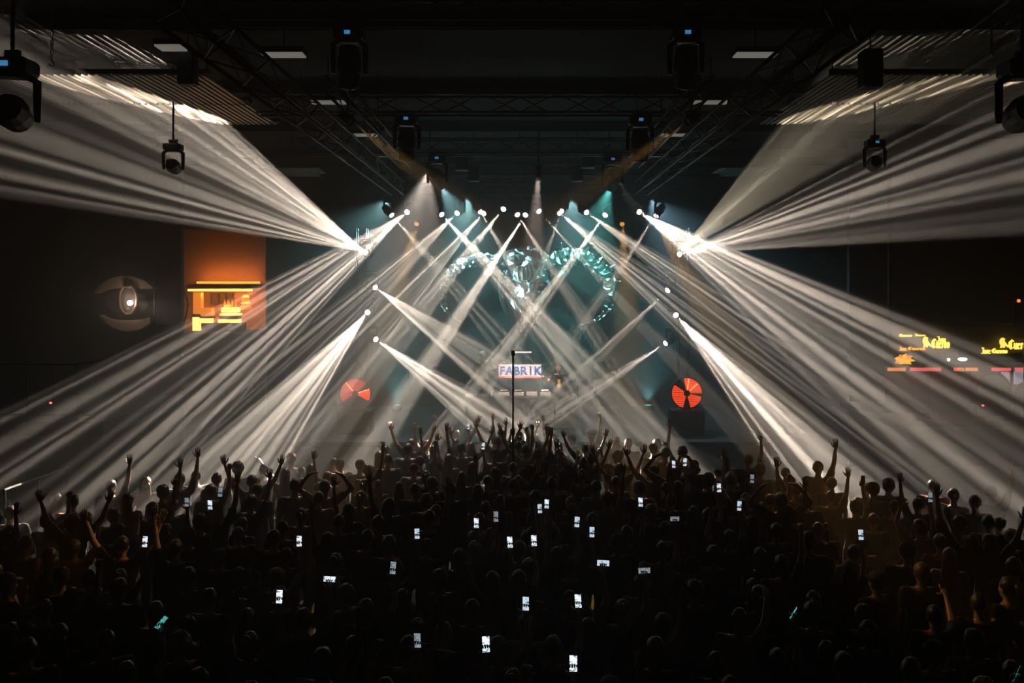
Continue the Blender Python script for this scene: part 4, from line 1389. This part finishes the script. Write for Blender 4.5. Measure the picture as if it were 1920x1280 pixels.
def shirt_blob(L, R, fem):
    b = B()
    tors = [(0.84, .172, .13), (0.98, .182, .132), (1.1, .17, .125), (1.22, .168, .125), (1.32, .19, .132), (1.41, .183, .118), (1.455, .13, .098), (1.47, .085, .085)]
    if fem:
        tors = [(0.9, .178, .132), (0.98, .186, .134), (1.1, .15, .112), (1.2, .15, .114), (1.3, .166, .14), (1.4, .16, .108), (1.44, .11, .086), (1.45, .08, .075)]
    b.rings([[(rx * math.cos(2 * PI * i / 18), ry * math.sin(2 * PI * i / 18), z) for i in range(18)] for z, rx, ry in tors])
    for sd, m in ((1, R), (-1, L)):
        sh, el, *_ = arm_points(sd, m, fem)
        k = 0.88 if fem else 1
        b.capsule(Vector((sd * 0.09, 0, 1.405)), sh, 0.075 * k, 0.072 * k, 10)
        b.capsule(sh, sh.lerp(el, 0.55 if not fem else 0.3), 0.071 * k, 0.062 * k, 12, 1)
    return b


def trouser_blob(fem):
    b = B()
    b.capsule((-0.06, 0, 0.93), (0.06, 0, 0.93), 0.135, 0.135, 14)
    for sd in (-1, 1):
        b.capsule((sd * 0.09, 0, 0.9), (sd * 0.1, 0.01, 0.5), 0.105, 0.078, 12)
        b.capsule((sd * 0.1, 0.01, 0.5), (sd * 0.105, -0.02, 0.09), 0.078, 0.062, 12, 1)
    return b


def hair_mesh(kind):
    b = B()
    c = HC + Vector((0, -0.016, 0.03))
    b.ball(c, (0.084, 0.104, 0.102), 20, 14)
    for v in b.bm.verts:
        d = v.co - c
        if d.y > 0.035 and d.z < 0.045:
            v.co = c + d * 0.78
        elif d.z < -0.045 and kind in ('short', 'cap', 'bun'):
            v.co = c + d * 0.86
        if kind == 'curly':
            v.co += d.normalized() * (0.018 + 0.02 * noise.noise(v.co * 30))
        else:
            v.co += d.normalized() * (0.004 + 0.011 * noise.noise(v.co * 42))
    if kind == 'long':
        b.rings([[(c.x + rx * math.cos(2 * PI * i / 14), c.y - 0.052 + yo + ry * math.sin(2 * PI * i / 14), z) for i in range(14)]
                 for z, rx, ry, yo in ((1.68, .07, .045, 0), (1.6, .092, .055, 0), (1.5, .1, .05, -.01), (1.38, .1, .045, -.04), (1.25, .08, .035, -.055), (1.2, .05, .02, -.055))])
    if kind == 'bun':
        b.ball(c + Vector((0, -0.1, 0.06)), (0.045, 0.045, 0.045), 10, 8)
    if kind == 'ponytail':
        b.tube([c + Vector((0, -0.09, 0.04)), c + Vector((0, -0.14, 0.02)), c + Vector((0, -0.16, -0.08)), c + Vector((0, -0.14, -0.22))], [0.025, 0.035, 0.03, 0.008], 8)
    return b.mesh('hair', True)


def cap_mesh():
    b = B()
    c = HC + Vector((0, -0.012, 0.038))
    b.rings([[(c.x + rx * math.cos(2 * PI * i / 18), c.y + ry * math.sin(2 * PI * i / 18), c.z + z) for i in range(18)]
             for z, rx, ry in ((-0.005, .09, .108), (0.03, .091, .109), (0.065, .08, .096), (0.092, .052, .062), (0.103, .012, .014))])
    b.rings([[(c.x + 0.078 * math.cos(a), c.y + 0.07 + f * math.sin(a), c.z + 0.012 + dz - 0.2 * max(0, f * math.sin(a) - 0.03)) for a in [PI * i / 10 for i in range(11)] + [PI, 0]]
             for f, dz in ((0.115, -0.006), (0.12, 0.0), (0.115, 0.006))])
    return b.mesh('cap', True)


POSES = [('down', 'down', 0), ('bent', 'bent', 0), ('down', 'phone', 0), ('support', 'phone', 0), ('down', 'straight', 0), ('bent', 'fist', 0), ('vee', 'vee', 0), ('arch', 'arch', 0),
         ('straight', 'down', 0), ('down', 'point', 0), ('phone', 'bent', 0), ('down', 'down', 1), ('bent', 'bent', 1), ('down', 'phone', 1), ('straight', 'bent', 1), ('vee', 'vee', 1),
         ('rest', 'hold', 0), ('hold', 'down', 0)]


def remesh_all(jobs):
    """jobs: list of (mesh, voxel); turns every soup of shapes into one smooth continuous surface"""
    obs = []
    for me, vox in jobs:
        o = bpy.data.objects.new('tmp', me)
        COL.objects.link(o)
        r = o.modifiers.new('r', 'REMESH')
        r.mode = 'VOXEL'
        r.voxel_size = vox
        s_ = o.modifiers.new('s', 'SMOOTH')
        s_.factor = 0.5
        s_.iterations = 2
        obs.append(o)
    dg = bpy.context.evaluated_depsgraph_get()
    outm = []
    for o in obs:
        me = bpy.data.meshes.new_from_object(o.evaluated_get(dg))
        me.polygons.foreach_set('use_smooth', [True] * len(me.polygons))
        outm.append(me)
    for o in obs:
        old = o.data
        bpy.data.objects.remove(o)
        bpy.data.meshes.remove(old)
    return outm


jobs = []
for i, (L_, R_, fem) in enumerate(POSES):
    jobs.append((body_blob(L_, R_, fem).mesh(), 0.0105 if i >= 16 else 0.0165))
for L_, R_, fem in POSES:
    jobs.append((shirt_blob(L_, R_, fem).mesh(), 0.022))
jobs += [(trouser_blob(0).mesh(), 0.03), (trouser_blob(1).mesh(), 0.03)]
res = remesh_all(jobs)
NP = len(POSES)
BODIES, SHIRTS, TROUSERS = res[:NP], res[NP:2 * NP], res[2 * NP:]
for i, (L_, R_, fem) in enumerate(POSES):
    me = BODIES[i]
    b = B()
    for sd, m in ((1, R_), (-1, L_)):
        sh, el, wr, hd, pn, hm = arm_points(sd, m, fem)
        add_hand(b, wr, hd, pn, sd, hm)
    nskin = len(b.bm.faces)
    for sd in (-1, 1):
        b.ball(HC + Vector((sd * 0.032, 0.078, 0.004)), (0.014, 0.008, 0.009), 8, 6)
    b.ball(HC + Vector((0, 0.086, -0.062)), (0.026, 0.009, 0.008), 10, 6)
    bmesh.ops.recalc_face_normals(b.bm, faces=list(b.bm.faces))
    fl = list(b.bm.faces)
    for k, f in enumerate(fl):
        f.smooth = True
        f.material_index = 0 if k < nskin else (2 if f.calc_center_median().z < HC.z - 0.03 else 1)
    tmp = bpy.data.meshes.new('t')
    b.bm.to_mesh(tmp)
    b.bm.free()
    bm = bmesh.new()
    bm.from_mesh(me)
    for f in bm.faces:
        f.material_index = 3 if f.calc_center_median().z < 0.085 else 0
    bm.from_mesh(tmp)
    bm.to_mesh(me)
    bm.free()
    bpy.data.meshes.remove(tmp)
    me.materials.clear()
    for m in (M_SKIN, M_EYE, M_LIP, M_SHOE):
        me.materials.append(m)
for me in SHIRTS:
    me.materials.clear()
    me.materials.append(M_SHIRT)
for me in TROUSERS:
    me.materials.clear()
    me.materials.append(M_TROUSER)
HAIRS = {k: hair_mesh(k) for k in ('short', 'long', 'bun', 'curly', 'ponytail', 'crop')}
for me in HAIRS.values():
    me.materials.append(M_HAIR)
HAIRS['cap'] = cap_mesh()
HAIRS['cap'].materials.append(M_CAP)


def person(pose, hair, loc, yaw, s, label, group=None):
    o = bpy.data.objects.new('person', BODIES[pose])
    COL.objects.link(o)
    o.location = loc
    o.rotation_euler = (0, 0, yaw)
    o.scale = (s, s, s)
    tag(o, label, 'person', group)
    fem = POSES[pose][2]
    parts = [('shirt', SHIRTS[pose]), ('trousers', TROUSERS[fem])]
    if hair == 'cap':
        parts += [('hair', HAIRS['crop']), ('cap', HAIRS['cap'])]
    elif hair:
        parts.append(('hair', HAIRS[hair]))
    for nm, me in parts:
        c = bpy.data.objects.new(nm, me)
        COL.objects.link(c)
        c.parent = o
    return o


# the two performers, facing the camera
M_OLIVE = mat('olive_shirt', (0.07, 0.075, 0.055), 0.85)
M_BLKT = mat('black_shirt', (0.014, 0.014, 0.016), 0.85)
M_PRINT = mat('yellow_print', (0.75, 0.55, 0.12), 0.7)
M_WCAP = mat('white_cap_cloth', (0.8, 0.76, 0.74), 0.7)
M_BEARD = mat('beard_brown', (0.06, 0.035, 0.02), 0.7)


def own_mat(o, name, m):
    for c in o.children:
        if c.name.split('.')[0] == name:
            c.material_slots[0].link = 'OBJECT'
            c.material_slots[0].material = m


PL = at(905, 743, 26.95)
per = person(17, 'cap', (PL.x, PL.y, ST + 0.36), PI + 0.35, 1.0, 'performer in olive shirt and white cap holding one end of the banner')
own_mat(per, 'shirt', M_OLIVE)
per.material_slots[0].link = 'OBJECT'
per.material_slots[0].material = mat('performer_skin', (0.6, 0.4, 0.3), 0.5)
own_mat(per, 'cap', M_WCAP)
t = thing('riser', 'low black riser under the performer in the white cap', 'riser', (PL.x, PL.y, ST))
obj('deck', B().bevel_box((0, 0, 0.33), (0.9, 0.55, 0.06), 0.01), M_STAGE, t)
for sx in (-1, 1):
    for sy in (-1, 1):
        obj('leg', B().box((sx * 0.4, sy * 0.22, 0.15), (0.06, 0.06, 0.3)), M_DARKMETAL, t)
PR = at(1047, 743, 26.85)
per = person(16, 'short', (PR.x, PR.y, ST), PI + 0.1, 0.985, 'bearded performer in a black shirt with yellow print reaching for the banner')
own_mat(per, 'shirt', M_BLKT)
per.material_slots[0].link = 'OBJECT'
per.material_slots[0].material = mat('performer_skin', (0.6, 0.4, 0.3), 0.5)
obj('print', B().rings([[(sx * w_, 0.137 + 0.006, z) for sx in (-1, 1)] + [(sx * w_, 0.125, z) for sx in (1, -1)] for z, w_ in ((1.34, .03), (1.3, .05), (1.22, .035), (1.14, .06), (1.08, .03))]), M_PRINT, per)
obj('beard', B().ball(HC + Vector((0, 0.05, -0.085)), (0.058, 0.055, 0.05), 12, 8), M_BEARD, per)
# a stool with headphones beside him
P = at(1084, 743, 26.6)
t = thing('headphones', 'black and silver headphones hanging on a stand beside the bearded performer', 'headphones', (P.x, P.y, ST))
obj('stand', B().cyl((0, 0, 0.02), (0, 0, 1.42), 0.015, n=6).lathe([(0.15, 0), (0.15, 0.02), (0.02, 0.03)], 14), M_DARKMETAL, t)
obj('band', B().tube([(0.09 * math.cos(PI * i / 12), 0, 1.33 + 0.1 * math.sin(PI * i / 12)) for i in range(13)], 0.012, 6), M_STEEL, t)
for sx in (-1, 1):
    obj('ear_cup', B().lathe([(0.01, -0.025), (0.05, -0.025), (0.055, 0.0), (0.045, 0.025), (0.01, 0.025)], 14, 'X', (sx * 0.09, 0, 1.31)), M_BLACK, t)

# ------------------------------------------------------------------ phones in the crowd
def screen_mat(name, col, strength, seed):
    m = bpy.data.materials.new(name)
    m.use_nodes = True
    nt = m.node_tree
    b = nt.nodes['Principled BSDF']
    b.inputs['Base Color'].default_value = (0.02, 0.02, 0.02, 1)
    b.inputs['Roughness'].default_value = 0.2
    tc = nt.nodes.new('ShaderNodeTexCoord')
    mp = nt.nodes.new('ShaderNodeMapping')
    mp.inputs['Location'].default_value = (seed, 0, seed * 1.7)
    mp.inputs['Scale'].default_value = (9, 1, 34)
    nz = nt.nodes.new('ShaderNodeTexNoise')
    nz.inputs['Scale'].default_value = 1.5
    nz.inputs['Detail'].default_value = 2
    rp = nt.nodes.new('ShaderNodeValToRGB')
    rp.color_ramp.elements[0].position = 0.36
    rp.color_ramp.elements[0].color = (0.05, 0.07, 0.09, 1)
    rp.color_ramp.elements[1].position = 0.5
    rp.color_ramp.elements[1].color = tuple(col) + (1,)
    nt.links.new(tc.outputs['Object'], mp.inputs['Vector'])
    nt.links.new(mp.outputs['Vector'], nz.inputs['Vector'])
    nt.links.new(nz.outputs['Fac'], rp.inputs['Fac'])
    nt.links.new(rp.outputs['Color'], b.inputs['Emission Color'])
    b.inputs['Emission Strength'].default_value = strength
    return m


SCREENS = [screen_mat('phone_screen_a', (0.78, 0.9, 1.0), 1.7, 0.3), screen_mat('phone_screen_b', (0.7, 0.86, 1.0), 1.2, 2.1), screen_mat('phone_screen_c', (0.85, 0.93, 1.0), 1.5, 5.2), screen_mat('phone_screen_dim', (0.6, 0.72, 0.8), 0.55, 3.4), screen_mat('phone_screen_teal', (0.2, 0.9, 0.85), 0.6, 4.1)]
PH_BODY = B().bevel_box((0, 0, 0), (0.076, 0.009, 0.156), 0.004).mesh('phone')
PH_SCREEN = B().box((0, -0.0052, 0), (0.069, 0.0012, 0.147)).mesh('screen')
PHONES = [  # px, py, upright, screen kind
    (893, 980, 1, 0), (956, 1016, 1, 0), (1001, 1013, 1, 0), (1025, 944, 1, 0), (1012, 953, 1, 1), (1082, 978, 1, 1), (1110, 997, 1, 1), (1201, 941, 1, 0), (782, 1000, 1, 1), (561, 1014, 1, 2),
    (618, 1085, 0, 0), (737, 1064, 1, 3), (524, 1118, 1, 2), (911, 1207, 1, 0), (1075, 1243, 1, 0), (1084, 1126, 1, 0), (986, 1131, 1, 1), (1131, 1055, 0, 1), (1208, 1069, 0, 3), (783, 1200, 1, 3),
    (272, 1015, 1, 2), (350, 941, 1, 3), (394, 946, 1, 0), (1348, 914, 1, 2), (1386, 948, 1, 1), (1614, 1002, 1, 1), (1744, 932, 1, 3), (878, 799, 1, 2), (906, 836, 1, 2), (1047, 836, 1, 2),
    (1263, 870, 1, 0), (1284, 866, 1, 2), (1410, 897, 1, 3), (1265, 972, 0, 3), (930, 968, 1, 3), (302, 1166, 1, 4), (1487, 1148, 0, 4), (1904, 1262, 0, 4), (1618, 899, 1, 9), (413, 922, 1, 3)]
PHONES.sort()
rng = random.Random(11)
placed = []       # (x, y)
HAND_Z = 2.0
nlit = 0
pose_of = {}
for i, (px, py, upr, kind) in enumerate(PHONES):
    h = HAND_Z * rng.uniform(0.96, 1.02)
    C = at_height(px, py, h)
    low = py > 1140 and kind == 4
    pose = rng.choice((2, 2, 3, 13)) if not low else 2
    fem = POSES[pose][2]
    sh, el, wr, hd, pn, hm = arm_points(1, 'phone', fem)
    # middle of the phone in the person's own frame: in front of the palm, above the wrist
    loc = wr + hd * 0.125 + Vector((0, -0.028, 0))
    s = h / loc.z
    yaw = rng.uniform(-0.2, 0.2)
    off = Matrix.Rotation(yaw, 3, 'Z') @ (loc * s)
    base = Vector((C.x - off.x, C.y - off.y, 0))
    if kind == 9:
        lab, what = 'dark unlit phone raised against the bright beam by a bent arm', 'person reaching up with the dark unlit phone into the bright beam'
    else:
        nlit += 1
        look = ('white-lit phone held upright' if upr else 'white-lit phone held sideways') if kind < 3 else ('dim grey-lit phone held upright' if upr else 'dim grey-lit phone held sideways') if kind == 3 else 'small teal-lit phone'
        lab = look + ', %s lit phone from the eye sculpture side' % ordinal(nlit)
        what = 'person raising the %s lit phone counted from the eye sculpture side' % ordinal(nlit)
    person(pose, rng.choice(('short', 'short', 'curly', 'long', 'cap', 'bun') if not fem else ('long', 'ponytail', 'bun')), base, yaw, s, what, 'people filming with phones')
    placed.append((base.x, base.y))
    t = thing('phone', lab, 'phone', C, yaw, 'phones raised in the crowd')
    t.rotation_euler = (rng.uniform(-0.12, 0.05), (0 if upr else PI / 2) + rng.uniform(-0.08, 0.08), yaw)
    if kind == 4:
        t.rotation_euler = (0.5, 0.6, yaw + 1.15)
    t.scale = (s * 0.88, s * 0.88, s * 0.88)
    obj('case', PH_BODY, None, t)
    o = obj('screen', PH_SCREEN, None, t)
    for c in t.children:
        if not c.data.materials:
            c.data.materials.append(M_BLACK)
    o.material_slots[0].link = 'OBJECT'
    o.material_slots[0].material = SCREENS[kind] if kind < 9 else M_GLASSLENS

# ------------------------------------------------------------------ raised arms that stand out, placed one by one
SPECIAL = [  # px, py of the hand, hand height, pose, hair, yaw, label
    (610, 884, 1.98, 7, 'short', 0.0, 'dark silhouette of a person closing both arms in a ring overhead'),
    (718, 832, 2.12, 4, 'short', 0.1, 'person stretching one long amber-lit arm high above the others'),
    (930, 945, 2.12, 4, 'curly', -0.1, 'person with one bare arm raised between two lit phones, beside the camera pole'),
    (998, 934, 2.12, 8, 'short', 0.1, 'person raising a thin arm just above the pair of lit phones'),
    (1030, 984, 2.12, 4, 'bun', 0.3, 'person with a warm-lit bare arm leaning below the pair of lit phones'),
    (474, 858, 2.1, 6, 'short', 0.0, 'person with both hands up at the foot of the bright eye-side beam'),
    (506, 884, 2.1, 4, 'curly', 0.0, 'person with an open hand up beside the bright eye-side beam'),
    (1094, 828, 2.1, 6, 'long', 0.0, 'person waving both arms in front of the stage, amber lit'),
    (1160, 838, 2.1, 15, 'long', 0.0, 'long-haired person waving both arms in front of the stage'),
    (1226, 842, 2.1, 6, 'cap', 0.0, 'capped person waving both arms in front of the stage'),
    (985, 806, 2.1, 6, 'short', 0.1, 'person waving both arms behind the camera pole close to the stage'),
    (30, 948, 2.1, 8, 'short', -0.4, 'person raising an arm beside the sloping stair handrail'),
    (140, 925, 2.1, 6, 'curly', 0.0, 'person with two arms up below the balcony railing'),
    (232, 962, 2.1, 6, 'short', 0.0, 'person with two pale arms up in the eye-side haze'),
    (186, 1046, 1.95, 5, 'short', -0.2, 'person with an amber-lit fist up in the crowd corner under the eye'),
    (1258, 850, 2.1, 7, 'long', 0.0, 'person with arms arched overhead in the amber light before the stage'),
    (1462, 905, 2.05, 7, 'bun', 0.0, 'person with arms overhead at the foot of the brightest beam'),
    (1510, 900, 2.1, 4, 'short', 0.0, 'person with one arm up inside the brightest beam'),
    (1850, 958, 2.1, 6, 'long', 0.0, 'person with two arms up under the red bar counter'),
]
for px, py, hz_, pose, hair, yaw, lab in SPECIAL:
    C = at_height(px, py, hz_)
    L_, R_, fem = POSES[pose]
    mode, sd = (R_, 1) if R_ in ('straight', 'fist', 'vee', 'arch') else (L_, -1)
    sh, el, wr, hd, pn, hm = arm_points(sd, mode, fem)
    tip = wr + hd * 0.12
    if pose in (6, 15, 7):
        tip.x = 0
    s = hz_ / tip.z
    off = Matrix.Rotation(yaw, 3, 'Z') @ (tip * s)
    base = Vector((C.x - off.x, C.y - off.y, 0))
    person(pose, hair, base, yaw, s, lab)
    placed.append((base.x, base.y))

# heads that stand out by their light
for px, py, pose, hair, yaw, lab in ((92, 1030, 12, 'long', 0.9, 'person with an amber-lit face in profile in the crowd corner under the eye'), (115, 1068, 0, 'cap', 0.5, 'person in a dark cap standing in the crowd corner under the eye'),
                                     (168, 1072, 0, 'short', 0.3, 'short-haired person with an amber ear in the crowd corner under the eye'), (1836, 1116, 0, 'short', -0.4, 'short-haired person with a golden rim of light under the bar signs'),
                                     (1890, 1086, 11, 'ponytail', 0.3, 'person with ponytail at the picture edge beside the golden-rimmed head'), (553, 912, 0, 'short', 0.1, 'tall dark silhouette beside the person with ringed arms')):
    C = at_height(px, py, 1.74)
    person(pose, hair, (C.x, C.y, 0), yaw, 1.0 if px != 553 else 1.06, lab)
    placed.append((C.x, C.y))

# ------------------------------------------------------------------ the rest of the crowd
cand = []


def free(x, y, d):
    return all((x - a) ** 2 + (y - c) ** 2 > d * d for a, c in placed)


def far_edge(x):
    return 21.9 - 0.95 * abs(x - 0.1)


cells = {}
for a in placed:
    cells.setdefault((int(a[0] // 1), int(a[1] // 1)), []).append(a)


def try_add(x, y, d):
    i, j = int(x // 1), int(y // 1)
    for di in (-1, 0, 1):
        for dj in (-1, 0, 1):
            for a in cells.get((i + di, j + dj), ()):
                if (x - a[0]) ** 2 + (y - a[1]) ** 2 < d * d:
                    return False
    cells.setdefault((i, j), []).append((x, y))
    cand.append((x, y))
    return True


for _ in range(16000):
    y = rng.uniform(7.5, 22.0)
    hw = 985 / F * y
    x = rng.uniform(-hw, hw)
    if y > far_edge(x):
        continue
    if abs(x - PP.x) < 0.35 and abs(y - PP.y) < 0.35:
        continue
    try_add(x, y, 0.56)
cand.sort(key=lambda p: p[1])
N_ALONE = 300 - len(PHONES) - len(SPECIAL) - 6


def row_of(y):
    return 'bottom rows' if y < 9.2 else 'second dark rows' if y < 11.2 else 'dark middle rows' if y < 13.2 else 'upper dark rows'


def side_of(x):
    return 'under the eye sculpture' if x < -4 else 'eye sculpture side' if x < -1.4 else 'at the camera pole' if x < 1.4 else 'bar sign side' if x < 4 else 'under the bar signs'


WHAT = {0: 'standing with arms down', 1: 'holding hands before the chest', 4: 'raising the one open hand', 5: 'raising a fist', 6: 'spreading both arms up', 9: 'pointing to the stage', 11: 'standing with arms down',
        12: 'holding hands before the chest', 14: 'raising the one open hand', 15: 'spreading both arms up', 8: 'raising the one open hand'}
HW = {'short': 'short-haired', 'long': 'long-haired', 'bun': 'person with hair bun', 'curly': 'curly-haired', 'ponytail': 'ponytailed', 'cap': 'capped', 'crop': 'short-haired'}
WEIGHT = [0] * 7 + [1] * 6 + [11] * 4 + [12] * 4 + [4, 5, 8, 9, 14]
for x, y in cand[:N_ALONE]:
    pose = rng.choice(WEIGHT)
    fem = POSES[pose][2]
    hair = rng.choice(('short', 'short', 'short', 'curly', 'cap', 'crop') if not fem else ('long', 'long', 'bun', 'ponytail'))
    kind = HW[hair]
    lab = (kind if kind.startswith('person') else kind + ' person') + ' %s, %s, %s' % (WHAT[pose], row_of(y), side_of(x))
    person(pose, hair, (x, y, 0), rng.gauss(0, 0.3) - 0.05 * x, rng.uniform(0.94, 1.05) * (0.95 if fem else 1), lab, lab)

# the several hundred people further off, too many to be single: one mass of whole figures
import numpy as np
lite = []
tmp_obs = []
for i in range(16):
    bm = bmesh.new()
    bm.from_mesh(BODIES[i])
    me0 = bpy.data.meshes.new('t')
    bm.to_mesh(me0)
    bm.free()
    fem = POSES[i][2]
    for src, ratio in ((me0, 0.1), (SHIRTS[i], 0.1), (TROUSERS[fem], 0.12), (HAIRS[('short', 'curly', 'cap')[i % 3] if not fem else 'long'], 0.5)):
        o = bpy.data.objects.new('tmp', src)
        COL.objects.link(o)
        d_ = o.modifiers.new('d', 'DECIMATE')
        d_.ratio = ratio
        tmp_obs.append(o)
dg = bpy.context.evaluated_depsgraph_get()
parts = []
for o in tmp_obs:
    me = o.evaluated_get(dg).to_mesh()
    me.calc_loop_triangles()
    v = np.empty(len(me.vertices) * 3, np.float32)
    me.vertices.foreach_get('co', v)
    tr = np.empty(len(me.loop_triangles) * 3, np.int32)
    me.loop_triangles.foreach_get('vertices', tr)
    mi = np.empty(len(me.polygons), np.int32)
    me.polygons.foreach_get('material_index', mi)
    tp = np.empty(len(me.loop_triangles), np.int32)
    me.loop_triangles.foreach_get('polygon_index', tp)
    parts.append((v.reshape(-1, 3), tr.reshape(-1, 3), mi[tp]))
    o.evaluated_get(dg).to_mesh_clear()
for o in tmp_obs:
    bpy.data.objects.remove(o)
for i in range(16):
    lite.append(parts[4 * i:4 * i + 4])
FAR_M = [mat('far_skin_light', (0.62, 0.42, 0.31), 0.42), mat('far_skin_tan', (0.48, 0.3, 0.2), 0.42), mat('far_hair_dark', (0.035, 0.026, 0.02), 0.38), mat('far_hair_brown', (0.14, 0.085, 0.045), 0.38),
         mat('far_shirt_black', (0.014, 0.014, 0.016), 0.8), mat('far_shirt_grey', (0.08, 0.082, 0.09), 0.8), mat('far_shirt_white', (0.42, 0.41, 0.39), 0.8), mat('far_shirt_red', (0.18, 0.05, 0.04), 0.8), mat('far_trousers', (0.02, 0.022, 0.03), 0.8)]
VV, TT, MM = [], [], []
nv = 0
FW = [0] * 4 + [1] * 4 + [11] * 2 + [12] * 3 + [4, 4, 5, 5, 6, 6, 6, 8, 8, 14, 14, 15, 15, 2, 3, 7, 9]
for x, y in cand[N_ALONE:]:
    i = rng.choice(FW)
    yaw = rng.gauss(0, 0.3)
    s = rng.uniform(0.93, 1.06)
    c, sn = math.cos(yaw) * s, math.sin(yaw) * s
    Rm = np.array([[c, sn, 0], [-sn, c, 0], [0, 0, s]], np.float32)
    pm = (rng.choice((0, 0, 1)), rng.choice((4, 4, 4, 5, 5, 6, 6, 7)), 8, rng.choice((2, 2, 3)))
    for (v, tr, mi), m in zip(lite[i], pm):
        VV.append(v @ Rm + np.array([x, y, 0], np.float32))
        TT.append(tr + nv)
        MM.append(np.where(mi == 0, m, 8 if m < 2 else m))
        nv += len(v)
V = np.concatenate(VV)
T = np.concatenate(TT)
Mi = np.concatenate(MM).astype(np.int32)
me = bpy.data.meshes.new('crowd')
me.vertices.add(len(V))
me.vertices.foreach_set('co', V.astype(np.float32).ravel())
me.loops.add(len(T) * 3)
me.loops.foreach_set('vertex_index', T.astype(np.int32).ravel())
me.polygons.add(len(T))
me.polygons.foreach_set('loop_start', np.arange(0, len(T) * 3, 3, dtype=np.int32))
me.polygons.foreach_set('material_index', Mi)
me.polygons.foreach_set('use_smooth', np.ones(len(T), bool))
me.update()
me.validate()
for m in FAR_M:
    me.materials.append(m)
cr = bpy.data.objects.new('crowd', me)
COL.objects.link(cr)
tag(cr, 'dense far crowd of hundreds of backlit dancers between the middle rows and the stage', 'crowd', kind='stuff')
print('people', 300, 'far', len(cand) - N_ALONE, 'tris', len(T))
